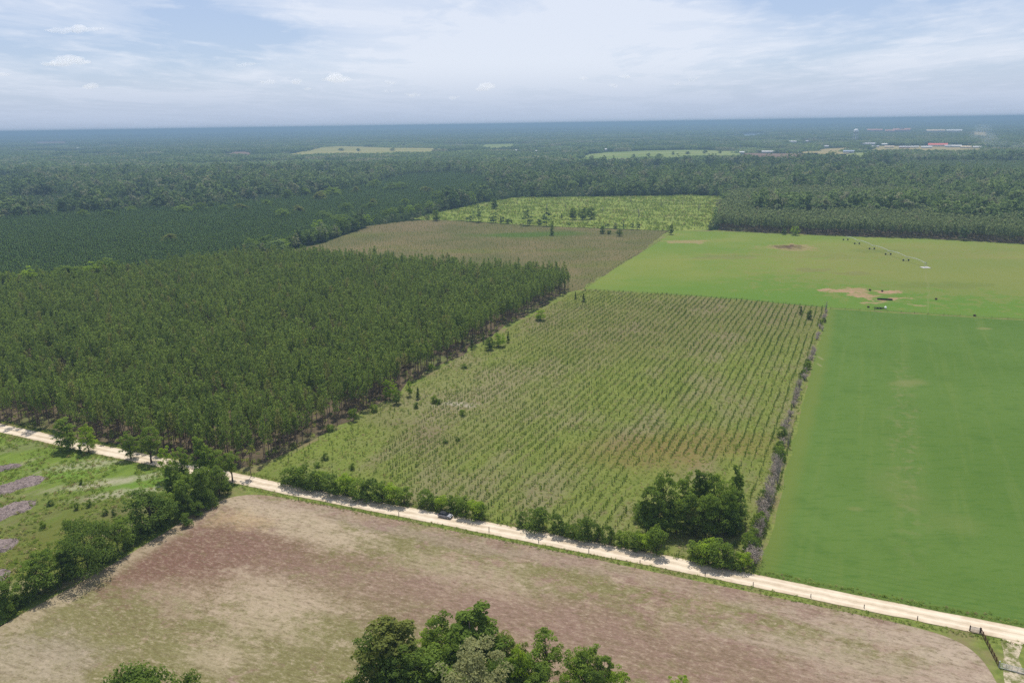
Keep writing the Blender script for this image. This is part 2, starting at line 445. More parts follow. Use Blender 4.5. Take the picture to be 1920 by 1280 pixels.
# green hay field
m_hay, nb, p = land('lush_hay_grass')
pu = nb.mapping(p, -ROW_ROT, (.05, 1, 1))
c = nb.mix(nb.mapr(nb.noise(p, .014, 5, .6), .3, .7), (.104, .180, .037), (.124, .204, .046))
c = nb.mix(nb.mapr(nb.noise(pu, .16, 5, .6), .50, .72, 0, .55), c, (.148, .215, .052))
c = nb.mix(nb.mapr(nb.noise(p, .06, 6, .7), .52, .68, 0, .4), c, (.078, .150, .030))
tk = nb.new('ShaderNodeTexWave'); tk.bands_direction = 'Y'; tk.inputs['Scale'].default_value = .022; tk.inputs['Distortion'].default_value = .25; tk.inputs['Detail Scale'].default_value = .2
nb.put(tk.inputs['Vector'], nb.mapping(p, -ROW_ROT))
c = nb.mix(nb.math('MULTIPLY', nb.mapr(tk.outputs['Fac'], .93, .995), nb.mapr(nb.noise(p, .02, 4), .4, .65, .02, .24)), c, (.155, .220, .062))
cross = nb.noise(nb.mapping(p, 0, (.25, 1, 1)), .45, 5, .7)
c = nb.mix(nb.mapr(cross, .52, .30, 0, .50), c, (.068, .148, .026))
c = nb.mix(nb.mapr(nb.noise(p, 1.2, 4, .75), .52, .72, 0, .40), c, (.150, .255, .060))
pw = warp(nb, p, .05, 14)
a1, a2 = G(1690, 700), G(1705, 960)
ctr = (a1 + a2) / 2; ln = np.linalg.norm(a2 - a1); an = math.atan2((a2 - a1)[1], (a2 - a1)[0])
c = nb.mix(nb.math('MULTIPLY', nb.blob(pw, ctr, ln * .62, 5.5, an, .6), nb.mapr(nb.noise(p, .22, 7, .7), .46, .66, 0, .75)), c, (.20, .225, .085))
for q, rx, ry, k in (((1705, 718), 8, 5, .5), ((1604, 954), 2.2, 1.6, .35), ((1690, 920), 9, 14, .15), ((1790, 980), 8, 6, .15), ((1845, 616), 4, 2.5, .7), ((1538, 671), .8, 3.5, 1), ((1536, 684), .7, 3, 1)):
    c = nb.mix(nb.math('MULTIPLY', nb.blob(pw if rx > 4 else p, G(*q), rx, ry, 0, .6), k), c, (.24, .245, .095) if rx > 2 else (.38, .34, .22))
e0, e1 = G(1425, 1065), G(1552, 585)          # yellow-green edge beside the dead brush
ctr = (e0 + e1) / 2; ln = np.linalg.norm(e1 - e0); an = math.atan2((e1 - e0)[1], (e1 - e0)[0])
c = nb.mix(nb.math('MULTIPLY', nb.blob(warp(nb, p, .08, 5), ctr, ln * .7, 5.5, an, .5), .7), c, (.165, .21, .048))
e0, e1 = G(1440, 1083), G(1990, 1190)
ctr = (e0 + e1) / 2; ln = np.linalg.norm(e1 - e0); an = math.atan2((e1 - e0)[1], (e1 - e0)[0])
c = nb.mix(nb.math('MULTIPLY', nb.blob(warp(nb, p, .08, 4), ctr, ln, 2.6, an, .5), .75), c, (.115, .165, .035))
wv = nb.new('ShaderNodeTexWave'); wv.bands_direction = 'Y'; wv.inputs['Scale'].default_value = .12; wv.inputs['Distortion'].default_value = 1.0
nb.put(wv.inputs['Vector'], nb.mapping(p, -ROAD_ROT))
c = nb.mix(nb.math('MULTIPLY', nb.blob(p, ctr, ln, 17, an, .6), nb.mapr(wv.outputs['Fac'], .7, .95, 0, .14)), c, (.035, .10, .016))
finish(nb, c, bump=(nb.noise(p, .9, 4), .5, .3))

# pasture
m_past, nb, p = land('grazed_pasture_grass')
c = nb.mix(nb.mapr(nb.noise(p, .008, 5, .6), .35, .65), (.160, .240, .046), (.220, .262, .062))
c = nb.mix(nb.mapr(nb.noise(nb.mapping(p, 0, (.3, 1, 1)), .016, 6, .65), .50, .68, 0, .75), c, (.27, .265, .080))
c = nb.mix(nb.mapr(nb.noise(nb.mapping(p, .2, (.4, 1, 1)), .04, 5, .65), .56, .70, 0, .55), c, (.18, .265, .040))
c = nb.mix(nb.math('MULTIPLY', nb.blob(warp(nb, p, .02, 60), G(1620, 560), 150, 65, 0, .8), .75), c, (.105, .22, .032))
pw = warp(nb, p, .06, 26)
prag = nb.noise(p, .09, 8, .72)
for q, rx, ry, rot, k, cc in (((1560, 544), 11, 5, 0, 1, 0), ((1590, 548), 11, 6, -.3, 1, 0), ((1618, 555), 10, 6, -.4, 1, 0), ((1608, 543), 8, 5, 0, 1, 0), ((1662, 547), 8, 5, 0, 1, 0), ((1660, 562), 11, 5, 0, 1, 0), ((1635, 568), 10, 3, 0, .6, 0), ((1720, 572), 6, 3, 0, .5, 0), ((1692, 561), 9, 2.5, 0, .7, 0),
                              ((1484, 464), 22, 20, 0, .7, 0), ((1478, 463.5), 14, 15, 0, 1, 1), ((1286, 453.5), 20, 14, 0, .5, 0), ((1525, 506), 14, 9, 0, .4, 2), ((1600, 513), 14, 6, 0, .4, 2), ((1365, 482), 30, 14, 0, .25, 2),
                              ((1560, 481), 22, 14, 0, .3, 3), ((1640, 470), 22, 14, 0, .6, 3), ((1770, 535), 40, 10, 0, .5, 3), ((1860, 510), 170, 110, 0, .5, 4), ((1700, 470), 150, 50, 0, .45, 4)):
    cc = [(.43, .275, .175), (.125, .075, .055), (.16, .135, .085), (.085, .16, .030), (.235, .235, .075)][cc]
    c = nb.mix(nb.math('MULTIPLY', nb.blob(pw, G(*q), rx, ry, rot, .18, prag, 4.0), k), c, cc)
tr0, tr1 = G(1737, 505), G(1742, 585)
ctr = (tr0 + tr1) / 2; ln = np.linalg.norm(tr1 - tr0); an = math.atan2((tr1 - tr0)[1], (tr1 - tr0)[0])
c = nb.mix(nb.math('MULTIPLY', nb.blob(warp(nb, p, .02, 8), ctr, ln * .6, .8, an, .4), .25), c, (.27, .27, .12))
f = nb.noise(p, .5, 4, .7)
c = nb.mix(nb.mapr(f, .45, .28, 0, .4), c, (.085, .135, .025))
finish(nb, c)

# weedy field on the left
m_weedy, nb, p = land('rough_weedy_grass')
pu = nb.mapping(p, -R(58), (.3, 1, 1))
c = nb.mix(nb.mapr(nb.noise(pu, .25, 6, .65), .3, .7), (.135, .205, .034), (.215, .295, .055))
c = nb.mix(nb.mapr(nb.noise(pu, .16, 6, .7), .53, .68, 0, .6), c, (.38, .35, .21))
pw = warp(nb, p, .06, 10); wrag = nb.noise(pu, .35, 8, .78)
for q, rx, ry, k, cc in (((160, 985), 34, 20, .85, (.15, .17, .04)), ((90, 1050), 24, 22, .8, (.165, .17, .045)), ((205, 925), 26, 8, .75, (.15, .17, .045)), ((270, 905), 14, 9, .85, (.17, .30, .045)), ((110, 890), 14, 5, .6, (.19, .34, .045)),
                         ((190, 905), 18, 3.2, .9, (.46, .42, .29)), ((235, 925), 14, 3.4, .8, (.46, .42, .29)), ((165, 872), 16, 3.5, .7, (.46, .42, .29)), ((100, 1090), 12, 5, .7, (.42, .35, .22)), ((250, 990), 8, 4, .8, (.45, .38, .26)), ((240, 960), 12, 5, .5, (.20, .16, .10)), ((30, 840), 20, 5, .4, (.26, .22, .15)), ((20, 960), 10, 26, .5, (.19, .17, .075))):
    c = nb.mix(nb.math('MULTIPLY', nb.blob(pw, G(*q), rx, ry, R(50) if rx > 20 else R(20), .6, wrag, 4.0), nb.mapr(nb.noise(pu, .7, 4), .3, .6, k * .5, k)), c, cc)
f = nb.noise(p, 1.0, 5, .75)
c = nb.mix(nb.mapr(f, .45, .30, 0, .6), c, (.055, .075, .02))
finish(nb, c, bump=(f, .8, .6))

# pine straw
m_straw, nb, p = land('fallen_pine_straw')
c = nb.mix(nb.mapr(nb.noise(p, .12, 6, .65), .3, .7), (.085, .070, .042), (.175, .135, .085))
c = nb.mix(nb.mapr(nb.noise(p, .03, 4), .52, .7, 0, .8), c, (.16, .20, .06))
finish(nb, c)
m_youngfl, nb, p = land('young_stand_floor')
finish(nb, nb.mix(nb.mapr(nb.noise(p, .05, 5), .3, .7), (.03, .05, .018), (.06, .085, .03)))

def far_field_mat(name, a, b, s=.006):
    m, nb, p = land(name)
    c = nb.mix(nb.mapr(nb.noise(nb.mapping(p, 0, (.5, 1, 1)), s, 5), .35, .65), a, b)
    finish(nb, nb.mix(nb.mapr(nb.noise(p, .05, 4, .7), .55, .7, 0, .3), c, (.10, .14, .05)))
    return m

# ------------------------------------------------------------------ ground and field sheets
def plane(name, x0, x1, y0, y1, z, mat):
    xs = np.concatenate([np.linspace(x0, -3000, 12)[:-1], np.linspace(-3000, 3000, 25), np.linspace(3000, x1, 12)[1:]])
    ys = np.concatenate([np.linspace(y0, 6000, 30)[:-1], np.linspace(6000, y1, 14)])
    X, Y = np.meshgrid(xs, ys); nx, ny = len(xs), len(ys)
    V = np.stack([X.ravel(), Y.ravel(), np.full(X.size, z)], 1)
    i = np.arange(nx - 1)[None] + nx * np.arange(ny - 1)[:, None]; i = i.ravel()
    return np_mesh(name, V, [np.stack([i, i + 1, i + 1 + nx, i + nx], 1)], mat)
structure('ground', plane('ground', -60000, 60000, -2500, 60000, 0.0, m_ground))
P_FARM = A([(-420, 745), (-60, 778), (120, 817), (300, 852), (400, 862), (1030, 548), (1050, 530), (1228, 447), (1260, 430), (1400, 433), (1600, 441), (2800, 500), (3100, 760), (3400, 1500), (3400, 2000), (800, 2300), (-900, 1800), (-900, 1100)])
sheet('grass_verge', P_FARM, .03, m_verge, 15, .4)
sheet('mown_field', smooth_poly(P_FORE, 2), .06, m_fore, 4, .45, 1)
sheet('weedy_field', P_WEEDY, .06, m_weedy, 5, .6, 2)
sheet('planted_field', P_SAPL, .06, m_sap, 5, .7, 3)
sheet('hay_field', P_HAY, .07, m_hay, 6, .4, 4)
sheet('pasture', P_PAST, .09, m_past, 8, .6, 5)
sheet('brown_field', P_BROWN, .12, m_brown, 8, 1.0, 6)
sheet('cleared_field', P_CLEAR, .10, m_clear, 12, 2.5, 7)
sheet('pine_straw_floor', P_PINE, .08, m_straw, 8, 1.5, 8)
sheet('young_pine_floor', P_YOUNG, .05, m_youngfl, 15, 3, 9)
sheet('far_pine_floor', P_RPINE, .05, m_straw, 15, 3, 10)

# road ribbon
def ribbon(name, ctr, w, z, mat, seed=0, step=3.0, jit=.16):
    c = dense(ctr, step, 0, closed=False); n = len(c); r = np.random.default_rng(seed)
    t = np.gradient(c, axis=0); t /= np.linalg.norm(t, axis=1)[:, None]
    t = np.stack([np.convolve(np.pad(t[:, k], 4, mode='edge'), np.ones(9) / 9, 'valid') for k in (0, 1)], 1)
    nrm = np.stack([-t[:, 1], t[:, 0]], 1)
    offs = np.array([-1, -.5, 0, .5, 1.0]); V = []; ac = []
    e0 = r.normal(size=n) * jit * .6 + .22 * np.sin(np.arange(n) * .13); e1 = r.normal(size=n) * jit * .6 + .22 * np.sin(np.arange(n) * .11 + 2)
    for o in offs:
        e = e1 if o == 1 else (e0 if o == -1 else np.zeros(n))
        V.append(np.column_stack([c + nrm * (o * w / 2 + np.sign(o) * e)[:, None] if o else c, np.full(n, z + .05 * (1 - abs(o)))])); ac.append(np.full(n, o))
    V = np.concatenate(V); i = np.arange(n - 1)
    Q = np.concatenate([np.stack([k * n + i, k * n + i + 1, (k + 1) * n + i + 1, (k + 1) * n + i], 1) for k in range(4)])[:, ::-1]
    me = np_mesh(name, V, [Q], mat, smooth=True)
    a = me.attributes.new('across', 'FLOAT', 'POINT'); a.data.foreach_set('value', np.concatenate(ac).astype(np.float32))
    return structure(name, me)
ribbon('dirt_road', ROAD, 6.8, .14, m_road)
m_drive, nb, p = land('worn_driveway'); n = nb.noise(p, .45, 7, .75)
c = nb.mix(nb.mapr(n, .42, .60), (.19, .20, .07), (.62, .52, .38)); c = nb.mix(nb.mapr(nb.noise(p, 2, 4, .8), .55, .3, 0, .5), c, (.14, .15, .05)); finish(nb, c)
sheet('gate_driveway', smooth_poly(A([(1868, 1180), (1920, 1190), (2010, 1208), (2010, 1225), (1960, 1204), (1915, 1206), (1902, 1212), (1886, 1200)]), 2), .12, m_track, 2, .15)
sheet('gate_driveway', smooth_poly(A([(1872, 1190), (1920, 1198), (1916, 1216), (1908, 1235), (1922, 1262), (1950, 1330), (1896, 1330), (1886, 1290), (1880, 1262), (1884, 1228)]), 2), .10, m_drive, 1.2, .3)
ribbon('wheel_rut', np.array(A([(1889, 1206), (1886, 1228), (1886, 1255), (1899, 1290), (1914, 1330)])), .6, .11, m_drive, 1, 1.0, .16)
ribbon('wheel_rut', np.array(A([(1904, 1206), (1899, 1228), (1902, 1255), (1918, 1290), (1936, 1330)])), .6, .11, m_drive, 2, 1.0, .16)

# distant fields
FAR = []
def far_field(name, near, far, mat, zt=13):
    P = A(near, zt) + A(far); FAR.append(np.array(P))
    sheet(name, P, .2, mat, 40, 5)
mf_y = far_field_mat('dry_yellow_field', (.30, .30, .10), (.40, .36, .15)); mf_g = far_field_mat('distant_green_field', (.19, .26, .075), (.29, .33, .12))
mf_b = far_field_mat('distant_ploughed_field', (.22, .15, .115), (.28, .20, .15)); mf_t = far_field_mat('distant_sandy_field', (.42, .33, .17), (.36, .32, .15))
far_field('distant_field', [(530, 287), (600, 285), (700, 286), (820, 285)], [(824, 278), (730, 277), (640, 274), (600, 276)], mf_y)
far_field('distant_field', [(1065, 300), (1130, 300), (1200, 296), (1300, 292), (1390, 292)], [(1390, 284), (1300, 281), (1200, 283), (1130, 286), (1080, 293)], mf_g)
far_field('distant_field', [(1393, 296), (1450, 297), (1530, 296)], [(1534, 287), (1460, 288), (1395, 287)], mf_b)
far_field('distant_field', [(1500, 292), (1545, 291), (1590, 284)], [(1592, 277), (1550, 279), (1505, 285)], mf_t)
far_field('distant_field', [(1570, 299), (1600, 298), (1640, 293)], [(1640, 285), (1600, 287), (1570, 290)], mf_g)
far_field('distant_field', [(890, 276), (970, 275)], [(970, 269.5), (900, 270.5)], mf_g)
far_field('distant_field', [(1630, 281), (1740, 281.5), (1840, 280)], [(1838, 273), (1740, 274), (1640, 274)], mf_t)
far_field('distant_field', [(1815, 253), (1850, 255), (1860, 254)], [(1860, 248), (1815, 247)], mf_t)
far_field('distant_field', [(1720, 231.5), (1830, 230.5)], [(1830, 227.8), (1720, 228.6)], mf_g, 4)
far_field('distant_field', [(930, 240), (1000, 239)], [(1000, 236.5), (930, 237.5)], mf_y, 4)
far_field('distant_field', [(700, 238.6), (780, 237.8)], [(780, 236.2), (700, 237)], mf_y, 4)
far_field('distant_field', [(425, 289), (470, 289)], [(470, 284.5), (425, 285)], mf_b)
far_field('distant_field', [(60, 270), (130, 269)], [(130, 265), (60, 266)], mf_b)
m_pond, nb, p = land('still_pond_water')
finish(nb, (.05, .07, .08), .08, spec=.5, bump=(nb.noise(p, .2, 2), .05, .05))
far_field('pond_water', [(1385, 254), (1435, 253)], [(1435, 249), (1385, 250)], m_pond, 10)

# ------------------------------------------------------------------ foliage materials
L_oak = leaf_mat('leaves_mid_green', (.076, .126, .025), (.240, .330, .062))
L_dark = leaf_mat('leaves_dark_green', (.060, .102, .024), (.185, .260, .054))
L_bright = leaf_mat('leaves_bright_green', (.125, .205, .024), (.300, .410, .056))
L_olive = leaf_mat('leaves_olive_green', (.115, .145, .036), (.265, .285, .078))
L_dsap = leaf_mat('needles_distant_sapling', (.055, .085, .026), (.115, .155, .045))
L_pale = leaf_mat('leaves_grey_green', (.19, .210, .095), (.34, .345, .16))
L_forest = leaf_mat('leaves_forest', (.046, .088, .036), (.225, .300, .105), c=(.24, .25, .145))
L_pine = leaf_mat('needles_pine', (.066, .110, .030), (.225, .300, .076), c=(.25, .215, .095))
L_ypine = leaf_mat('needles_young_pine', (.105, .180, .058), (.205, .300, .095))
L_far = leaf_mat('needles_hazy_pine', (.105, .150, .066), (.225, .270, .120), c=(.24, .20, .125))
L_sap = leaf_mat('needles_sapling', (.066, .120, .024), (.165, .250, .052))
L_weed = leaf_mat('weed_leaves', (.20, .245, .060), (.35, .40, .11), c=(.40, .33, .19))
L_weedg = leaf_mat('weed_leaves_green', (.105, .17, .036), (.24, .32, .060), c=(.28, .23, .11))
L_dead = leaf_mat('dead_twigs', (.26, .215, .18), (.44, .38, .32), trans=.25)
B_oak = flat_mat('bark_grey_brown', (.13, .105, .08), spec=.1, var=.35, scale=2)
B_pine = flat_mat('bark_reddish_pine', (.27, .19, .145), spec=.1, var=.35, scale=1.5)
B_pale = flat_mat('bark_bleached', (.42, .38, .32), spec=.1, var=.25, scale=2)

# ------------------------------------------------------------------ foliage geometry
def rdir(r, n):
    v = r.normal(size=(n, 3)); return v / np.linalg.norm(v, axis=1)[:, None]

def leaf_quads(r, C, N, size, aspect=.75):
    n = len(C); N = N / (np.linalg.norm(N, axis=1)[:, None] + 1e-9)
    a = np.cross(N, rdir(r, n)); a /= np.linalg.norm(a, axis=1)[:, None] + 1e-9
    b = np.cross(N, a); s = (size * r.uniform(.55, 1.35, n))[:, None]
    V = np.stack([C - a * s * .5, C - b * s * .5 * aspect + N * s * .12, C + a * s * .5, C + b * s * .5 * aspect + N * s * .12], 1).reshape(-1, 3)
    return V, np.arange(4 * n).reshape(n, 4)

def clump_cloud(r, centers, radii, per, size, flat=.75, up=.35, rnd=.55):
    Cs, Ns, sh = [], [], []
    for c, rc in zip(centers, radii):
        k = max(4, int(per * r.uniform(.7, 1.25)))
        d = rdir(r, k); d[:, 2] = np.where(d[:, 2] < -.3, -d[:, 2] * .6, d[:, 2])
        q = r.uniform(.45, 1.08, k) ** .6
        Cs.append(c + d * (q * rc)[:, None] * np.array([1, 1, flat]))
        Ns.append(d * .8 + np.array([0, 0, up]) + rdir(r, k) * rnd)
        sh.append(np.clip(r.uniform(.1, .9) * .65 + r.uniform(0, .35, k), 0, 1))
    C, N, S = np.concatenate(Cs), np.concatenate(Ns), np.concatenate(sh)
    V, Q = leaf_quads(r, C, N, size)
    return V, Q, S

def crown_centers(r, n, H, W, base, form='round'):
    """clump centres of a crown: z from base*H to H"""
    out, rad = [], []
    lobes = [(r.uniform(-.22, .22), r.uniform(-.22, .22), r.uniform(.80, 1.0)) for _ in range(3)]
    while len(out) < n:
        t = r.uniform(0, 1); a = r.uniform(0, 6.283)
        if form == 'round': prof = math.sin(math.pi * (0.12 + .80 * t)) ** .7
        elif form == 'tall': prof = (1 - .88 * t) ** .6 * (.6 + .4 * min(1, t * 5))
        elif form == 'wide': prof = math.sin(math.pi * (0.25 + .70 * t)) ** .6
        elif form == 'cone': prof = (1 - t) * .95 + .05
        else: prof = .8 * math.sin(math.pi * (.15 + .75 * t)) ** .4
        q = math.sqrt(r.uniform(.22, 1)); lx, ly, lh = lobes[len(out) % 3]
        k = .72 if form in ('round', 'wide') else .9
        x = math.cos(a) * q * prof * W * .5 * k + lx * W * (.8 if form != 'cone' else 0)
        y = math.sin(a) * q * prof * W * .5 * k + ly * W * (.8 if form != 'cone' else 0)
        z = H * (base + (lh - base - .04) * t)
        if form != 'cone' and r.uniform() < .10: x *= 1.28; y *= 1.28; z = min(z * 1.06, H * 1.02)
        out.append((x, y, z)); rad.append(W * r.uniform(.11, .19) * (.75 if form == 'cone' else .95 if form == 'tall' else 1) * (1 - (.2 if form == 'tall' else .35) * t))
    return np.array(out), np.array(rad)

def tree_meshes(key, seed, H, W, base, form, n, per, leaf, lm, bm, rt, limbs=9, rnd=.55):
    r = np.random.default_rng(seed)
    C, rad = crown_centers(r, n, H, W, base, form)
    V, Q, S = clump_cloud(r, C, rad, per, leaf, rnd=rnd)
    crown = np_mesh(key + '_crown', V, [Q], lm, shade=S)
    mb = MB(); lean = r.normal(size=2) * .03 * H
    top = H * (.62 if form in ('round', 'wide') else .85)
    P = [np.array([lean[0] * t ** 2 + .15 * math.sin(t * 5 + seed), lean[1] * t ** 2, top * t]) for t in np.linspace(0, 1, 7)]
    mb.tube(P, [rt * 1.35, rt, rt * .9, rt * .75, rt * .6, rt * .42, rt * .22], 7)
    idx = r.choice(len(C), min(limbs, len(C)), replace=False)
    for i in idx:
        z0 = min(C[i][2] * r.uniform(.45, .75), top * .92); t = z0 / top; j = min(5, int(t * 6)); f = t * 6 - j
        s = P[j] * (1 - f) + P[j + 1] * f; m = (s + C[i]) / 2 + np.array([0, 0, .06 * H]) * r.uniform(-.2, .8)
        mb.tube([s, m, C[i]], [rt * .45, rt * .3, rt * .1], 5)
    trunk = mb.mesh(key + '_trunk', bm, True)
    return crown, trunk

TREES = {}
def T(key, n_var, H, W, base, form, n, per, leaf, lm, bm, rt, **k):
    TREES[key] = [tree_meshes('%s_%d' % (key, i), 100 + hash_(key) + i * 17, H, W * (1 + .12 * (i - 1)), base, form, n, per, leaf, lm, bm, rt, **k) for i in range(n_var)]
def hash_(s): return sum(ord(c) * (i + 3) for i, c in enumerate(s)) % 997
# all built 10 m high, 7 m wide, scaled when planted
T('oak', 3, 10, 7, .14, 'round', 90, 70, .30, L_oak, B_oak, .20)
T('dark', 3, 10, 7, .06, 'round', 90, 70, .30, L_dark, B_oak, .20)
T('bright', 2, 10, 7, .14, 'round', 80, 66, .30, L_bright, B_oak, .18)
T('olive', 2, 10, 6, .10, 'tall', 95, 66, .30, L_olive, B_oak, .18)
T('tall', 2, 10, 5, .06, 'tall', 90, 66, .30, L_oak, B_oak, .16)
T('pale', 2, 10, 9, .08, 'wide', 120, 80, .26, L_pale, B_oak, .24, rnd=.8)
T('spread', 2, 10, 14, .20, 'wide', 130, 80, .34, L_dark, B_oak, .30, limbs=14)
T('open', 2, 10, 6.5, .34, 'round', 60, 52, .30, L_oak, B_oak, .20, limbs=14)
T('cedar', 2, 10, 4.2, .02, 'cone', 80, 30, .40, L_dark, B_oak, .15)
T('scraggly', 1, 10, 5, .35, 'tall', 18, 26, .42, L_olive, B_pine, .11, limbs=12)

def pine_meshes(key, seed, H=15.0, W=3.4, base=.50, whorls=14, needle=.56, lm=None, per=6):
    """tall bare pole, open crown of upswept needle tufts"""
    r = np.random.default_rng(seed); C, N, S, D = [], [], [], []
    mb = MB()
    sway = r.normal(size=2) * .25
    P = [np.array([sway[0] * t * t, sway[1] * t * t, H * .97 * t]) for t in np.linspace(0, 1, 6)]
    mb.tube(P, [.16, .14, .12, .10, .065, .02], 6)
    for w in range(whorls):
        t = w / (whorls - 1); z = H * (base + (1 - base) * t * .97)
        rr = W * .5 * (math.sin(math.pi * (.25 + .66 * t)) ** .8) * r.uniform(.7, 1.2)
        for b in range(r.integers(2, 5)):
            a = r.uniform(0, 6.283); tip = np.array([math.cos(a) * rr, math.sin(a) * rr, z + rr * .45])
            s = np.array([sway[0] * (z / H) ** 2, sway[1] * (z / H) ** 2, z])
            if w % 2 == 0: mb.tube([s, tip], [.03, .012], 3)
            sh = r.uniform(.05, .95)
            for q in (.55, 1.0):
                k = per if q > .6 else per - 2
                C.append(s + (tip - s) * q + r.normal(size=(k, 3)) * .20); N.append(rdir(r, k) * [1, 1, .45]); S.append(np.full(k, sh))
    C, N, S = np.concatenate(C), np.concatenate(N), np.concatenate(S)
    n = len(C); N /= np.linalg.norm(N, axis=1)[:, None]
    up = np.array([0, 0, 1.0]) + rdir(r, n) * .7; a = up - N * (up * N).sum(1)[:, None]; a /= np.linalg.norm(a, axis=1)[:, None]; bb = np.cross(N, a)
    sz = (needle * r.uniform(.6, 1.4, n))[:, None]
    V = np.stack([C - a * sz * .3, C - bb * sz * .26 + a * sz * .2, C + a * sz * .7, C + bb * sz * .26 + a * sz * .2], 1).reshape(-1, 3); Q = np.arange(4 * n).reshape(n, 4)
    return np_mesh(key + '_crown', V, [Q], lm or L_pine, shade=np.clip(S + r.uniform(-.15, .15, len(S)), 0, 1)), mb.mesh(key + '_trunk', B_pine)

def joined(name, crown, trunk):
    out = []
    for me in (crown, trunk):
        V = np.empty(len(me.vertices) * 3, np.float32); me.vertices.foreach_get('co', V)
        L = np.empty(len(me.loops), np.int32); me.loops.foreach_get('vertex_index', L)
        n = np.empty(len(me.polygons), np.int32); me.polygons.foreach_get('loop_total', n)
        out.append((V.reshape(-1, 3), L, n))
    cs = np.empty(len(crown.polygons), np.float32); crown.attributes['shade'].data.foreach_get('value', cs)
    V = np.concatenate([out[0][0], out[1][0]]); F, mi, sh = [], [], []
    for k, (v, L, n) in enumerate(out):
        off = 0 if k == 0 else len(out[0][0]); st = np.cumsum(n) - n
        for s in (4, 3):
            m = n == s
            if m.any():
                F.append(L[st[m][:, None] + np.arange(s)] + off); mi.append(np.full(m.sum(), k))
                sh.append(cs[m] if k == 0 else np.full(m.sum(), .5))
    return np_mesh(name, V, F, [crown.materials[0], trunk.materials[0]], np.concatenate(mi), np.concatenate(sh))

n_base = lambda i: .43 + .05 * (i % 3)
PINES = [pine_meshes('pine_%d' % i, 40 + i, 15 + 1.1 * (i - 2), 2.7 + .35 * (i % 3 - 1), n_base(i)) for i in range(5)]
PINE_J = [joined('plantation_pine_%d' % i, *PINES[i]) for i in range(5)]
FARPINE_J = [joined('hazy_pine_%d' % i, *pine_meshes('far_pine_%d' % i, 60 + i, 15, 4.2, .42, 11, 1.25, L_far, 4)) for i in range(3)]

def simple_tree(key, seed, H, W, base, form, n, per, leaf, lm):
    c, t = tree_meshes(key, seed, H, W, base, form, n, per, leaf, lm, B_oak, .2, limbs=2, rnd=.28)
    return joined(key + '_tree', c, t)
FOREST_J = [simple_tree('forest_%d' % i, 200 + i * 3, 13.5 + (i % 3) * 2, 10.5 + (i % 4), .16, ['round', 'wide', 'any', 'wide', 'round', 'tall'][i], 22, 20, 1.35, L_forest) for i in range(6)]
YOUNG_J = [simple_tree('young_%d' % i, 300 + i, 7.5 + i * .6, 3.6, .08, 'cone', 9, 9, .95, L_ypine) for i in range(3)]

def shrub_mesh(key, seed, H, W, n, per, leaf, lm, stems=5, bm=None):
    r = np.random.default_rng(seed)
    C, rad = [], []
    for i in range(n):
        a = r.uniform(0, 6.283); q = math.sqrt(r.uniform(0, 1)); t = r.uniform(.12, .92)
        pr = math.sin(math.pi * (.28 + .62 * t)) ** .6
        C.append((math.cos(a) * q * W * .42 * pr, math.sin(a) * q * W * .42 * pr, H * t)); rad.append(W * r.uniform(.11, .2))
    C = np.array(C); V, Q, S = clump_cloud(r, C, np.array(rad), per, leaf)
    crown = np_mesh(key + '_f', V, [Q], lm, shade=S); mb = MB()
    for i in r.choice(n, min(n, stems), replace=False):
        mb.tube([np.array([C[i][0] * .15, C[i][1] * .15, 0]), C[i] * [.6, .6, .55], C[i]], [.07, .05, .02], 5)
    return joined(key, crown, mb.mesh(key + '_s', bm or B_oak))
SHRUBS = [shrub_mesh('shrub_%d' % i, 400 + i, 3.6, 4.0, 36, 50, .27, [L_oak, L_dark, L_bright, L_oak][i]) for i in range(4)]

def dead_mesh(key, seed, H, W, n, tw):
    """bare grey brush: a fan of thin branches with twig sprays"""
    r = np.random.default_rng(seed); mb = MB(); C, N = [], []
    for i in range(n):
        a = r.uniform(0, 6.283); q = r.uniform(.2, 1) * W * .5; tip = np.array([math.cos(a) * q, math.sin(a) * q, H * r.uniform(.45, 1)])
        s = np.array([tip[0] * .1, tip[1] * .1, 0]); m = (s + tip) / 2 + np.array([0, 0, H * .1])
        mb.tube([s, m, tip], [.06, .04, .015], 4)
        k = tw; C.append(tip + (m - tip) * r.uniform(0, .9, (k, 1)) + r.normal(size=(k, 3)) * W * .07); N.append(rdir(r, k))
    C, N = np.concatenate(C), np.concatenate(N)
    V, Q = leaf_quads(r, C, N, .55, .16)
    return joined(key, np_mesh(key + '_t', V, [Q], L_dead, shade=r.uniform(0, 1, len(Q))), mb.mesh(key + '_b', B_pale))
DEAD = [dead_mesh('dead_brush_%d' % i, 500 + i, 3.0, 3.4, 24, 14) for i in range(3)]
SNAG = [dead_mesh('snag_%d' % i, 520 + i, 7, 3.5, 16, 5) for i in range(2)]

def sapling_mesh(key, seed, H=2.1, W=.95, k=46):
    r = np.random.default_rng(seed)
    t = r.uniform(.06, 1, k); a = r.uniform(0, 6.283, k); q = W * .5 * (1 - t * .8) * r.uniform(.2, 1, k)
    C = np.stack([np.cos(a) * q, np.sin(a) * q, H * t], 1)
    V, Q = leaf_quads(r, C, rdir(r, k) * .8 + np.stack([np.cos(a), np.sin(a), 0 * a], 1), .42, .5)
    mb = MB().tube([[0, 0, 0], [0, 0, H * .9]], [.05, .02], 4)
    return joined(key, np_mesh(key + '_n', V, [Q], L_sap, shade=r.uniform(0, 1, k)), mb.mesh(key + '_s', B_pine))
SAPL = [sapling_mesh('pine_sapling_%d' % i, 600 + i, 1.9 + .15 * i, 1.3 + .15 * (i % 2)) for i in range(4)]

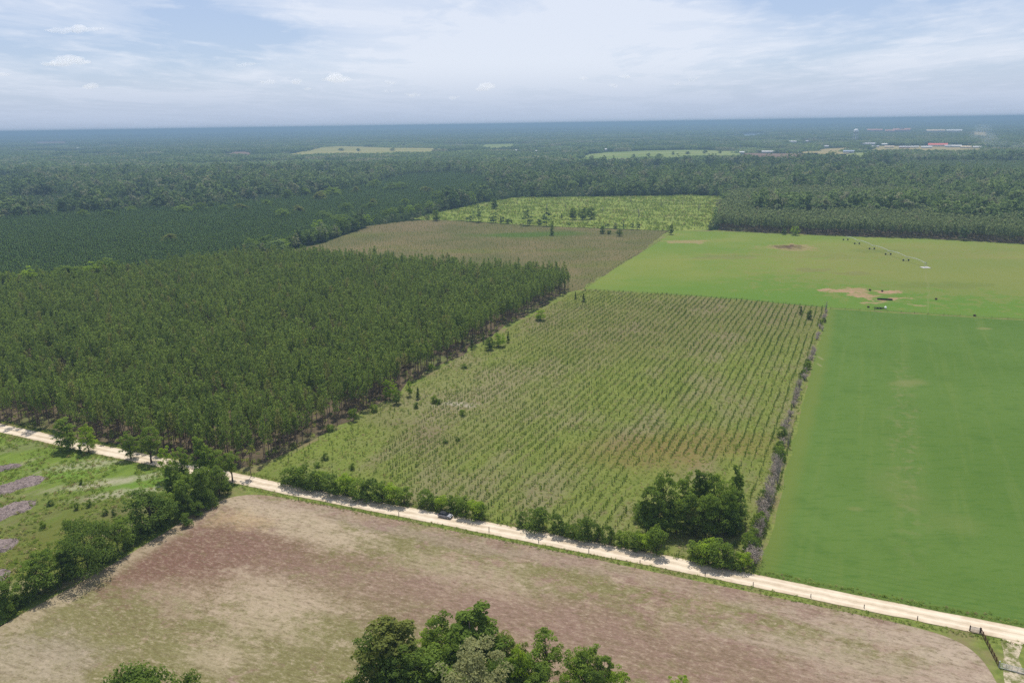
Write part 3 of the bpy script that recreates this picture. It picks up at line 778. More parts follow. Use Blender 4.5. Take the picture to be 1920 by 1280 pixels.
def weed_mesh(key, seed, lm, H=.7, W=1.2, k=26, leaf=.34):
    r = np.random.default_rng(seed)
    a = r.uniform(0, 6.283, k); q = W * .5 * np.sqrt(r.uniform(0, 1, k))
    C = np.stack([np.cos(a) * q, np.sin(a) * q, H * r.uniform(.1, 1, k) * (1 - (q / W) ** 2)], 1)
    V, Q = leaf_quads(r, C, rdir(r, k) + np.array([0, 0, .5]), leaf)
    return np_mesh(key, V, [Q], lm, shade=r.uniform(0, 1, k))
WEEDS = [weed_mesh('weed_%d' % i, 700 + i, [L_weed, L_weedg, L_weed][i]) for i in range(3)]
WEEDG = [weed_mesh('green_weed_%d' % i, 710 + i, [L_weedg, L_weedg, L_weed][i]) for i in range(3)]

def patch_mesh(key, seed, size=60.0, n=52, mat=None):
    r = np.random.default_rng(seed); Cc, Nn, Ss = [], [], []
    for i in range(n):
        c = r.uniform(-size * .53, size * .53, 2); h = r.uniform(9, 17.5); w = r.uniform(3.5, 6.5); k = 18
        d = rdir(r, k); d[:, 2] = np.abs(d[:, 2])
        Cc.append(np.array([c[0], c[1], h - w * .8]) + d * w * np.array([1, 1, .85])); Nn.append(d + rdir(r, k) * .45)
        Ss.append(np.clip(r.uniform(0, .8) + r.uniform(0, .3, k), 0, 1))
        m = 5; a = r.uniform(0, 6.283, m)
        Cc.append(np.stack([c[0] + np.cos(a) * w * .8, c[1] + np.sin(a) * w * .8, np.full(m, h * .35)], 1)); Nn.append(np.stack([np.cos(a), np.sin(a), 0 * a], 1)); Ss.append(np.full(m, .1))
    C, N, S = np.concatenate(Cc), np.concatenate(Nn), np.concatenate(Ss)
    V, Q = leaf_quads(r, C, N, 3.9, .85)
    return np_mesh(key, V, [Q], mat or L_forest, shade=S)
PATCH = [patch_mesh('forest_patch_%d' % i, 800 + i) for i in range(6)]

# ------------------------------------------------------------------ stuff: one object of countless plants
def stuff(name, P, scl, rot, idx, tint, protos, label, cat):
    P = np.asarray(P, np.float32); n = len(P)
    me = bpy.data.meshes.new(name); me.vertices.add(n)
    if P.shape[1] == 2: P = np.column_stack([P, np.full(n, .05, np.float32)])
    me.vertices.foreach_set('co', P.ravel().astype(np.float32))
    for nm, ty, v in (('scl', 'FLOAT', scl), ('rot', 'FLOAT', rot), ('pick', 'INT', idx), ('tint', 'FLOAT', tint)):
        a = me.attributes.new(nm, ty, 'POINT'); a.data.foreach_set('value', np.broadcast_to(np.asarray(v, np.int32 if ty == 'INT' else np.float32), (n,)).copy())
    o = obj(name, me); tag(o, label, cat, kind='stuff')
    c = bpy.data.collections.new(name + '_kinds')
    for i, m in enumerate(protos):
        c.objects.link(bpy.data.objects.new('%s_kind_%02d' % (name, i), m))
    ng = bpy.data.node_groups.new(name + '_scatter', 'GeometryNodeTree')
    ng.interface.new_socket('Geometry', in_out='INPUT', socket_type='NodeSocketGeometry')
    ng.interface.new_socket('Geometry', in_out='OUTPUT', socket_type='NodeSocketGeometry')
    N, L = ng.nodes, ng.links
    gi, go = N.new('NodeGroupInput'), N.new('NodeGroupOutput')
    ci = N.new('GeometryNodeCollectionInfo'); ci.inputs['Collection'].default_value = c
    ci.inputs['Separate Children'].default_value = True; ci.inputs['Reset Children'].default_value = True
    ip = N.new('GeometryNodeInstanceOnPoints'); ip.inputs['Pick Instance'].default_value = True
    def na(nm, ty):
        x = N.new('GeometryNodeInputNamedAttribute'); x.data_type = ty; x.inputs['Name'].default_value = nm
        return [s for s in x.outputs if s.enabled and s.name == 'Attribute'][0]
    cx = N.new('ShaderNodeCombineXYZ'); L.new(na('rot', 'FLOAT'), cx.inputs[2])
    cs = N.new('ShaderNodeCombineXYZ'); s = na('scl', 'FLOAT')
    for k in range(3): L.new(s, cs.inputs[k])
    mp = N.new('GeometryNodeMeshToPoints')
    L.new(gi.outputs[0], mp.inputs[0]); L.new(mp.outputs[0], ip.inputs['Points']); L.new(ci.outputs[0], ip.inputs['Instance'])
    L.new(na('pick', 'INT'), ip.inputs['Instance Index']); L.new(cx.outputs[0], ip.inputs['Rotation']); L.new(cs.outputs[0], ip.inputs['Scale'])
    L.new(ip.outputs[0], go.inputs[0])
    md = o.modifiers.new('scatter', 'NODES'); md.node_group = ng
    return o

def in_view(P, z=5.0, mx=120, my=90):
    q, d = proj(np.column_stack([P, np.full(len(P), z)]))
    return (q[:, 0] > -mx) & (q[:, 0] < 1920 + mx) & (q[:, 1] < 1280 + my) & (d > 0)

def grid_in(poly, du, dv, jit=.25, seed=0, margin=0.0):
    """planted rows: points of a field, rows along UDIR"""
    poly = np.asarray(poly); r = np.random.default_rng(seed)
    a = poly @ UDIR; b = poly @ VDIR
    U, W = np.meshgrid(np.arange(a.min(), a.max(), du), np.arange(b.min(), b.max(), dv))
    U = U.ravel() + r.normal(size=U.size) * du * jit; W = W.ravel() + r.normal(size=W.size) * dv * jit * .35
    P = U[:, None] * UDIR + W[:, None] * VDIR
    return P[inside(P, poly)]

# --- the pine plantation: 300 nearest in view are trees of their own
def plant(kind_name, label, cat, group, meshes, P, S, rot, idx, tint):
    for i in range(len(P)):
        root = bpy.data.objects.new(kind_name, None); COL.objects.link(root)
        root.location = (P[i][0], P[i][1], .05); root.rotation_euler.z = rot[i]; root.scale = (S[i],) * 3
        root.empty_display_size = .5
        tag(root, label, cat, group); c, t = meshes[idx[i]]
        a = obj('trunk', t, root); b = obj('crown', c, root); b['tint'] = float(tint[i])

P = grid_in(P_PINE, 2.5, 3.3, .30, 21)
keep = (fbm(P, 60, 2) > .22) & (rng.uniform(0, 1, len(P)) > .12 + .35 * (fbm(P, 33, 6) > .60)) & in_view(P, 7, 260, 40)
keep &= ~((fbm(P, 24, 4) > .70))
P = P[keep]; n = len(P)
S = rng.normal(1, .13, n).clip(.6, 1.35) * (.92 + .16 * fbm(P, 90, 1)); rot = rng.uniform(0, 6.28, n); idx = rng.integers(0, 5, n); tint = (fbm(P, 45, 3) * .6 + rng.uniform(0, .4, n)).clip(0, 1)
d = np.hypot(P[:, 0], P[:, 1]) + np.where(in_view(P, 7, -6, -6), 0, 1e5)
order = np.argsort(d); a, b = order[:300], order[300:]
plant('pine_tree', 'slender plantation pine with bare reddish trunk at the near edge of the dark pine stand', 'pine tree', 'pines at the near edge of the plantation', PINES, P[a], S[a], rot[a], idx[a], tint[a])
stuff('pine_plantation', P[b], S[b], rot[b], idx[b], tint[b], PINE_J, 'dense dark green pine plantation behind the sand road', 'pine plantation')
print('pines', n)

# --- young pines beyond
P = grid_in(P_YOUNG, 3.4, 3.6, .35, 22); P = P[in_view(P, 5, 60, 0) & (rng.uniform(0, 1, len(P)) > .06)]; n = len(P)
tint = (fbm(P, 160, 5) * .6 + rng.uniform(0, .4, n)).clip(0, 1)
stuff('young_pine_stand', P, rng.normal(.95, .12, n).clip(.6, 1.3), rng.uniform(0, 6.28, n), rng.integers(0, 3, n), tint, YOUNG_J, 'even dark green stand of young pines behind the plantation', 'young pines')
print('young', n)

# --- pines behind the pasture
P = grid_in(P_RPINE, 4.0, 4.2, .3, 23)
keep = in_view(P, 7, 420, 0) & (rng.uniform(0, 1, len(P)) > .08)
oakbelt = [inside(P, A(L)) for L in ([(1415, 412), (1500, 418), (1600, 414), (1680, 418), (1760, 424), (1920, 436), (2240, 452), (2240, 415), (1920, 402), (1700, 400), (1540, 392), (1430, 398)],)]
belt = oakbelt[0] & (fbm(P, 90, 8) > .42)
PB = P[keep & belt]; PB = PB[rng.uniform(0, 1, len(PB)) < .32]
P = P[keep & ~belt]; n = len(P)
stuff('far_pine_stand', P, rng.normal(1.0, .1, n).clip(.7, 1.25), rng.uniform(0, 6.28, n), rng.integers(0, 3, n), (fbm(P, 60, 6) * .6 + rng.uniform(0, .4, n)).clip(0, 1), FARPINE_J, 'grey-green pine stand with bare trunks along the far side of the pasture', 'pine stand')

# --- saplings in rows
P = grid_in(P_SAPL, 1.4, 3.5, .14, 24); P = P + VDIR * ((fbm(P, 45, 7, 3) - .5) * .9)[:, None]; P = P[inside(P, np.array(P_SAPL))]
cl = inside(P, A([(1180, 880), (1300, 850), (1405, 890), (1410, 1010), (1300, 1030), (1180, 1000)]))
left = np.array(A([(470, 890), (780, 985), (700, 850), (900, 700), (1090, 548), (1060, 540), (480, 860)]))
inl = inside(P, left)
dens = np.where(inl, .22, .95) * np.where(fbm(P, 38, 9) > .72, .45, 1) * np.where(fbm(P, 9, 5) > .72, .5, 1)
keep = (rng.uniform(0, 1, len(P)) < dens) & ~cl & in_view(P, 1, 30, 0)
P = P[keep]; n = len(P)
S = rng.normal(1, .17, n).clip(.5, 1.5) * (.50 + .34 * fbm(P, 50, 10)); rot = rng.uniform(0, 6.28, n); idx = rng.integers(0, 4, n); tint = (fbm(P, 30, 11) * .5 + rng.uniform(0, .5, n)).clip(0, 1)
order = np.argsort(np.hypot(P[:, 0], P[:, 1]) - 6 * S); a, b = order[:300], order[300:]
for i in a:
    o = obj('pine_sapling', SAPL[idx[i]], loc=(P[i][0], P[i][1], .05), rz=rot[i], scale=S[i]); o['tint'] = float(tint[i])
    tag(o, 'small pine sapling in the planted rows nearest the road', 'sapling', 'pine saplings nearest the road')
stuff('sapling_rows', P[b], S[b], rot[b], idx[b], tint[b], SAPL, 'long rows of small green saplings across the weedy planted field', 'saplings')
print('saplings', n)

# --- brown field saplings and cleared field regrowth
P = grid_in(P_BROWN, 3.2, 4.2, .2, 25); P = P[in_view(P, 1, 30, 0) & (rng.uniform(0, 1, len(P)) > .12)]; n = len(P)
stuff('distant_sapling_rows', P, rng.normal(.62, .14, n).clip(.3, 1.0), rng.uniform(0, 6.28, n), rng.integers(0, 4, n), rng.uniform(.2, 1, n), SAPL, 'fine rows of small saplings in the distant brown field', 'saplings')
r = np.random.default_rng(26); bb = P_CLEAR = np.array(P_CLEAR)
P = r.uniform(bb.min(0), bb.max(0), (30000, 2)); P = P[inside(P, bb) & in_view(P, 1, 30, 0)]; P = P[r.uniform(0, 1, len(P)) < .25 + .5 * (fbm(P, 60, 12) > .5)]; n = len(P)
stuff('regrowth_brush', P, r.uniform(.4, 1.7, n), r.uniform(0, 6.28, n), r.integers(0, 3, n), r.uniform(0, .8, n), [weed_mesh('regrowth_%d' % i, 720 + i, [L_oak, L_olive, L_weedg][i], 1.5, 1.5, 22, .6) for i in range(3)], 'low brush and stumps dotted over the bright cleared field', 'brush')

# --- weeds
def scatter_poly(poly, dens_, seed, cap=40000):
    poly = np.asarray(poly); r = np.random.default_rng(seed); lo, hi = poly.min(0), poly.max(0)
    P = r.uniform(lo, hi, (int(min(4e6, np.prod(hi - lo) * dens_)), 2)); P = P[inside(P, poly) & in_view(P, .5, 20, 0)]
    return P[:cap]
P = scatter_poly(P_SAPL, .62, 31, 70000); P = P[np.random.default_rng(1).uniform(0, 1, len(P)) < np.where(inside(P, left), .8, .75)]; n = len(P)
stuff('field_weeds', P, rng.uniform(.3, .85, n), rng.uniform(0, 6.28, n), rng.integers(0, 3, n), (fbm(P, 40, 13) * .6 + rng.uniform(0, .4, n)).clip(0, 1), WEEDS, 'knee-high green and straw weeds between the sapling rows', 'weeds')
P = scatter_poly(left, .045, 36); P = P[inside(P, np.array(P_SAPL))]; n = len(P)
stuff('field_brush', P, rng.uniform(.3, .75, n), rng.uniform(0, 6.28, n), rng.integers(0, 3, n), rng.uniform(0, .7, n), [weed_mesh('field_brush_%d' % i, 730 + i, [L_oak, L_dark, L_weedg][i], 1.9, 1.7, 30, .45) for i in range(3)], 'dark low brush dotted through the weedy strip beside the pines', 'brush')
P = scatter_poly(P_WEEDY, .55, 32); P = P[fbm(P, 28, 14) > .40]; n = len(P)
stuff('rough_weeds', P, rng.uniform(.4, 1.3, n), rng.uniform(0, 6.28, n), rng.integers(0, 3, n), rng.uniform(0, .8, n), WEEDG, 'rough green weeds and low brush in the left-hand field', 'weeds')
P = scatter_poly(P_PINE, .10, 34); n = len(P)
stuff('pine_understory', P, rng.uniform(.5, 1.8, n), rng.uniform(0, 6.28, n), rng.integers(0, 3, n), rng.uniform(0, .8, n), WEEDG, 'low green understory growing between the plantation trunks', 'undergrowth')
# verge tufts beside the road
pts = []
c = dense(ROAD, 1.0, 0, closed=False); tn = np.gradient(c, axis=0); tn /= np.linalg.norm(tn, axis=1)[:, None]; nn = np.stack([-tn[:, 1], tn[:, 0]], 1)
for side in (-1, 1):
    for k in range(3):
        off = 3.7 + np.abs(rng.normal(0, .5, len(c))) + k * .7
        pts.append(c + nn * (side * off)[:, None] + rng.normal(size=c.shape) * .3)
P = np.concatenate(pts); P = P[in_view(P, .5, 20, 0)]; n = len(P)
stuff('verge_weeds', P, rng.uniform(.3, .85, n), rng.uniform(0, 6.28, n), rng.integers(0, 3, n), rng.uniform(0, .7, n), WEEDG, 'grass and weed tufts along both edges of the sand road', 'weeds')

# --- broadleaf forest
FIELDS = [np.array(q) for q in (P_SAPL, P_HAY, P_PAST, P_BROWN, P_CLEAR, P_PINE, P_YOUNG, P_RPINE, P_WEEDY, P_FORE, P_FARM)]
HOLES = []                                              # clearings kept round buildings, filled in below
TOWN_PX = [  # x, y of base, width px, height m, depth m, wall, roof, label
    (1758, 275, 28, 7, 26, 'white', 'red', 'wide store with a bright red roof in the far town'),
    (1641, 277, 12, 5, 12, 'cream', 'grey', 'small pale house, leftmost of the pale row in the far town'),
    (1667, 277.5, 14, 5, 14, 'cream', 'tan', 'tan roofed house in the far town row under the water tower'),
    (1696, 278, 17, 5, 14, 'pinkish', 'grey', 'pinkish low building in the far town left of the red roofed store'),
    (1715, 277.5, 11, 5, 12, 'cream', 'white', 'small white roofed house just left of the red roofed store'),
    (1737, 278, 16, 5, 14, 'white', 'white', 'low white annexe touching the left end of the red roofed store'),
    (1779, 276.5, 12, 6, 14, 'white', 'grey', 'small white building just right of the red roofed store'),
    (1794, 276.5, 13, 6, 14, 'white', 'white', 'white roofed building second to the right of the red roofed store'),
    (1811, 278, 15, 5, 14, 'cream', 'tan', 'long cream house near the right end of the far town row'),
    (1832, 278, 12, 5, 12, 'cream', 'white', 'cream house at the right end of the far town row'),
    (1627, 272, 22, 6, 16, 'white', 'grey', 'long grey roofed shed just below the water tower'),
    (1660, 273, 11, 6, 14, 'white', 'white', 'white shed between the water tower and the red roofed store'),
    (1640, 247, 24, 14, 40, 'pinkish', 'brick', 'brick coloured building, left of the farthest town row'),
    (1668, 248, 14, 12, 40, 'pinkish', 'brick', 'small brick building in the middle of the farthest town row'),
    (1690, 247, 26, 16, 50, 'pinkish', 'brick', 'tall brick building with a white block on its roof in the farthest town'),
    (1754, 248, 27, 12, 40, 'cream', 'tan', 'long tan warehouse, left of two in the farthest town'),
    (1789, 248, 22, 12, 40, 'cream', 'white', 'long tan warehouse, right of two in the farthest town'),
    (1486, 268, 12, 7, 14, 'white', 'white', 'isolated white house in the woods left of the water tower'),
    (1515, 267, 8, 7, 14, 'white', 'grey', 'small isolated house in the woods between white house and water tower'),
    (1548, 277, 9, 6, 12, 'white', 'grey', 'pale house above the sandy field left of the water tower'),
    (1440, 287, 21, 5, 12, 'white', 'white', 'long white shed beside the ploughed far field'),
    (1591, 287, 17, 6, 14, 'white', 'blue', 'blue-grey roofed house among dark trees below the water tower'),
    (1391, 288, 8, 5, 10, 'white', 'white', 'small white barn at the end of the green far field'),
    (1134, 283, 9, 6, 14, 'white', 'white', 'white barn beyond the left end of the green far field'),
    (1033, 245, 14, 14, 30, 'white', 'white', 'lone bright white building in the far woods'),
    (968, 284, 6, 5, 10, 'white', 'white', 'tiny white house in the woods left of the white barn'),
    (1007, 285, 6, 5, 10, 'white', 'white', 'tiny white house in the woods just left of the white barn'),
    (145, 279, 6, 5, 10, 'white', 'white', 'tiny white house alone in the woods on the left'),
]
def view_hole(px, py, wpx):
    g = G(px, py); D = np.linalg.norm(g); f = g / D; s = np.array([f[1], -f[0]]); w = wpx * D / FPX / 2
    L = D * .125 + 30; w += 26
    HOLES.append(np.array([g - f * L - s * w, g - f * L + s * w, g + f * 40 + s * w, g + f * 40 - s * w]))
for t in TOWN_PX: view_hole(t[0], t[1], t[2])
view_hole(1603, 263, 7)

def forest_points(y0, y1, step, seed, keepout):
    r = np.random.default_rng(seed)
    X, Y = np.meshgrid(np.arange(-y1 * .78, y1 * .78, step), np.arange(y0, y1, step))
    P = np.stack([X.ravel(), Y.ravel()], 1) + r.normal(size=(X.size, 2)) * step * .32
    P = P[(np.abs(P[:, 0]) < P[:, 1] * .72 + 60)]; P = P[in_view(P, 10, 120, 0)]
    for q in keepout: P = P[~inside(P, q)]
    return P, r
Y1 = 2300
P, r = forest_points(380, Y1, 9.0, 41, FIELDS + FAR + HOLES + [])
gap = fbm(P, 130, 15); P = P[(gap > .16)]
P = np.concatenate([P, PB]); n = len(P)
sv = stands(P, 330, 240, 3); belt = np.abs(fbm(P, 420, 23, 3) - .5) < .055; pin = (sv < .42) & ~belt; pin[-len(PB):] = False
S = np.where(pin, .58 * r.normal(1, .10, n), np.exp(r.normal(0, .30, n)).clip(.55, 2.0) * (.88 + .35 * fbm(P, 210, 16) + .22 * belt))
tint = np.where(pin, .10 + .35 * sv + r.uniform(0, .25, n), fbm(P, 120, 17) * .35 - .22 + .75 * (sv - .5) + r.uniform(0, .95, n)).clip(0, 1)
light = inside(P, np.array(A([(1640, 318), (1760, 324), (1930, 330), (2100, 330), (2100, 300), (1860, 299), (1700, 299)], 8))); S = np.where(light, .55 * r.normal(1, .1, n), S); tint = np.where(light, r.uniform(.75, 1, n), tint)
S[-len(PB):] *= 1.15; S = S.clip(.4, 2.2)
stuff('broadleaf_forest', P, S, r.uniform(0, 6.28, n), r.integers(0, 6, n), tint, FOREST_J, 'mixed broadleaf forest stretching behind the fields', 'forest')
print('forest', n)
P, r = forest_points(Y1, 13000, 60, 42, FAR + HOLES)
P = P[P[:, 1] > Y1 + 20]; n = len(P)
sv = stands(P, 620, 420, 5); tint = (fbm(P, 700, 19) * .35 + 1.0 * (sv - .5) + r.uniform(0, .25, n)).clip(0, 1)
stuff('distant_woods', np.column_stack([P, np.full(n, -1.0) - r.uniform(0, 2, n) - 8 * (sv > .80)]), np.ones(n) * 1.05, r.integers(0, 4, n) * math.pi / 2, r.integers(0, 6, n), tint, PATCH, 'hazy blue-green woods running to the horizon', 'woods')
print('patches', n)
P, r = forest_points(13000, 30000, 130, 43, FAR); n = len(P); sv = stands(P, 1500, 900, 6)
stuff('horizon_woods', np.column_stack([P, -4.0 - r.uniform(0, 6, n)]), np.full(n, 2.3), r.integers(0, 4, n) * math.pi / 2, r.integers(0, 6, n), (.9 * (sv - .3) + r.uniform(0, .3, n)).clip(0, 1), PATCH, 'farthest woods fading into the haze on the horizon', 'woods')

# ------------------------------------------------------------------ single trees, read off the photograph
W0 = dict(oak=7, dark=7, bright=7, olive=6, tall=5, pale=9, spread=14, open=6.5, cedar=4.2, scraggly=5)
def tree(kind, bx, by, top, wpx, label, group=None, var=0, rz=None, cat='tree', name=None):
    h, g = height_for(bx, by, top); h *= (.97 if group == 'trees of the clump in the sapling field' else 1.04); w = px_size(bx, by, wpx)
    root = bpy.data.objects.new(name or {'cedar': 'cedar_tree', 'spread': 'oak_tree', 'scraggly': 'pine_tree'}.get(kind, 'broadleaf_tree'), None); COL.objects.link(root)
    root.location = (g[0], g[1], .05); root.rotation_euler.z = rng.uniform(0, 6.28) if rz is None else rz
    root.scale = (w / W0[kind], w / W0[kind], h / 10)
    tag(root, label, cat, group)
    c, t = TREES[kind][var % len(TREES[kind])]
    obj('trunk', t, root); o = obj('crown', c, root); o['tint'] = float(rng.uniform(.2, .8))
    return root

GB = 'trees of the clump at the bottom edge'
for a in [
    ('olive', 742, 1312, 1141, 112, 'tall olive green tree, topmost and leftmost peak of the bottom clump', GB, 0),
    ('dark', 706, 1330, 1198, 72, 'dark low tree on the left flank of the bottom clump', GB, 1),
    ('bright', 800, 1262, 1186, 52, 'small bright green tree in the gap right of the tall olive tree', GB, 0),
    ('oak', 822, 1272, 1157, 58, 'rounded green tree with thin stems at the back of the bottom clump', GB, 1),
    ('tall', 886, 1292, 1147, 92, 'pointed green tree standing right behind the pale grey-green one', GB, 0),
    ('tall', 926, 1290, 1168, 60, 'narrow dark spire between pale tree and russet tinged tree', GB, 1),
    ('oak', 828, 1340, 1226, 100, 'dense green tree in front, just left of the pale grey-green tree', GB, 2),
    ('pale', 905, 1392, 1211, 128, 'pale grey-green tree at the front of the bottom clump', GB, 0),
    ('olive', 958, 1292, 1186, 54, 'russet tinged tree top right of the narrow spire', GB, 1),
    ('open', 1022, 1286, 1183, 56, 'see-through tree with a bare lower trunk at the right of the clump', GB, 0),
    ('oak', 988, 1330, 1224, 84, 'broad mid green tree in front of the see-through tree', GB, 0),
    ('bright', 975, 1340, 1212, 40, 'bright yellow-green tree between the pale tree and the broad one', GB, 1),
    ('oak', 1098, 1312, 1203, 60, 'dark conical tree standing apart right of the bottom clump', GB, 2),
    ('tall', 1131, 1318, 1230, 30, 'thin spiky tree right beside the conical tree apart', GB, 1),
    ('bright', 1074, 1322, 1243, 56, 'bright leafy tree below the conical tree apart', GB, 0),
    ('bright', 1157, 1330, 1254, 46, 'small bright leafy tree at the right end of the bottom trees', GB, 1),
    ('bright', 1271, 1336, 1268, 40, 'tree top barely showing at the bottom edge, far right', GB, 0),
    ('dark', 1118, 1345, 1256, 44, 'low dark green tree under the thin spiky tree', GB, 0),
    ('dark', 770, 1330, 1205, 70, 'dark shaded tree filling the middle of the bottom clump', GB, 2),
    ('oak', 855, 1310, 1190, 60, 'mid green tree in the gap behind the pale grey-green tree', GB, 0),
    ('dark', 735, 1345, 1235, 80, 'low dark tree at the foot of the tall olive tree', GB, 0),
    ('dark', 940, 1330, 1215, 64, 'dark shaded tree right behind the pale tree', GB, 1),
    ('oak', 1010, 1345, 1246, 60, 'low green tree at the lower right of the bottom clump', GB, 2),
    ('oak', 668, 1340, 1262, 42, 'low tree top at the bottom edge, left of the clump', GB, 1),
    ('spread', 284, 1412, 1240, 178, 'wide spreading dark oak at the bottom edge on the left', None, 0),
    ('dark', 352, 1376, 1258, 54, 'low green tree at the right foot of the spreading oak', None, 1),
]: tree(*a[:4], a[4] * 1.36, *a[5:7], var=a[7])
h, g = height_for(785, 1325, 1252)
root = obj('dead_snag', SNAG[0], loc=(g[0], g[1], .05), scale=(1, 1, h / 7)); tag(root, 'bleached leafless dead tree in front of the bottom clump', 'dead tree')

GT = 'trees along the left field edge'
for a in [
    ('oak', 4, 1150, 1083, 62, 'round green tree cut by the left edge, lowest of the field-edge trees', GT, 0),
    ('oak', 72, 1112, 1036, 66, 'bushy green tree, second up along the left field edge', GT, 1),
    ('tall', 118, 1088, 1028, 44, 'slimmer green tree close beside the second field-edge tree', GT, 0),
    ('spread', 166, 1066, 980, 104, 'broad dull oak with bare branches showing in its crown, left field edge', GT, 1),
    ('open', 222, 1036, 968, 50, 'thin airy tree between the broad dull oak and the round dark tree', GT, 1),
    ('dark', 284, 992, 918, 78, 'round dark tree with a deep shadow on the left field edge', GT, 2),
    ('oak', 318, 976, 925, 40, 'smaller leafy tree tucked behind the round dark tree', GT, 2),
]: tree(*a[:4], a[4] * 1.2, *a[5:7], var=a[7])
GC = 'trees of the clump at the field corner by the road'
for a in [
    ('bright', 318, 900, 838, 36, 'yellow-green tree at the left end of the corner clump by the road', GC, 0),
    ('oak', 345, 908, 842, 40, 'leafy tree with the road showing under it, left in the corner clump', GC, 0),
    ('tall', 378, 915, 817, 46, 'tallest tree of the corner clump, vine covered', GC, 0),
    ('oak', 408, 912, 836, 50, 'rounded tree right of the vine covered one in the corner clump', GC, 1),
    ('open', 436, 902, 846, 46, 'flat topped tree on a bare trunk, right end of the corner clump', GC, 0),
    ('dark', 326, 938, 872, 40, 'dark tree on the left flank of the corner clump', GC, 0),
    ('oak', 352, 952, 882, 50, 'bushy tree in the middle of the corner clump front', GC, 2),
    ('dark', 382, 945, 866, 58, 'big dark bushy tree at the front of the corner clump', GC, 1),
    ('dark', 412, 930, 874, 46, 'dark low tree in shade at the right of the corner clump front', GC, 2),
    ('dark', 345, 968, 905, 40, 'low dark bushy tree at the lower left tip of the corner clump', GC, 0),
]: tree(*a[:7], var=a[7])
GR = 'single trees along the road on the left'
for a in [
    ('tall', 131, 842, 784, 42, 'tall bluish green tree, leftmost beside the road', GR, 1),
    ('bright', 167, 848, 797, 38, 'vivid yellow-green crown on a short dark trunk by the road', GR, 1),
    ('oak', 246, 861, 812, 38, 'leafy multi-stemmed tree by the road, left of the pale topped tree', GR, 1),
    ('open', 285, 868, 800, 52, 'pale topped tree with a stout bare trunk beside the road', GR, 1),
    ('scraggly', 471, 894, 836, 30, 'thin scraggly pine alone on the far side of the road', None, 0),
]: tree(*a[:7], var=a[7])
GP = 'trees of the clump in the sapling field'
for a in [
    ('dark', 1222, 1004, 905, 62, 'big dark tree at the left end of the sapling field clump', GP, 0),
    ('open', 1243, 985, 868, 56, 'tall open-branched tree, upper left of the sapling field clump', GP, 1),
    ('oak', 1286, 978, 880, 50, 'tall greyish tree at the back middle of the sapling field clump', GP, 0),
    ('tall', 1308, 972, 872, 42, 'tall dark pillar of leaves, back middle of the sapling field clump', GP, 0),
    ('oak', 1340, 974, 876, 52, 'green tree behind the right half of the sapling field clump', GP, 1),
    ('tall', 1381, 970, 868, 30, 'narrow dark spire at the upper right of the sapling field clump', GP, 0),
    ('dark', 1372, 986, 908, 52, 'dark tree on the right flank of the sapling field clump', GP, 2),
    ('oak', 1268, 1000, 928, 38, 'round topped green tree in the middle of the sapling field clump', GP, 1),
    ('bright', 1249, 1000, 950, 34, 'small bright tree at the front left of the sapling field clump', GP, 0),
    ('olive', 1305, 1006, 940, 42, 'olive tree at the front centre of the sapling field clump', GP, 0),
    ('oak', 1345, 1004, 922, 58, 'leafy tree at the front right of the sapling field clump', GP, 2),
    ('dark', 1378, 1004, 950, 34, 'low dark tree at the lower right corner of the sapling field clump', GP, 1),
    ('dark', 1244, 1000, 935, 44, 'shaded dark tree filling the left centre of the sapling field clump', GP, 2),
    ('dark', 1290, 1002, 920, 46, 'shaded dark tree filling the centre of the sapling field clump', GP, 0),
    ('oak', 1322, 1004, 915, 46, 'shaded green tree filling the right centre of the sapling field clump', GP, 1),
    ('oak', 1362, 1000, 898, 46, 'green tree filling the right of the sapling field clump', GP, 0),
    ('oak', 1212, 998, 930, 40, 'green tree filling the left edge of the sapling field clump', GP, 1),
    ('oak', 1196, 975, 935, 22, 'small thin tree reaching out left of the sapling field clump', GP, 2),
]: tree(*a[:4], a[4] * 1.12, *a[5:7], var=a[7])
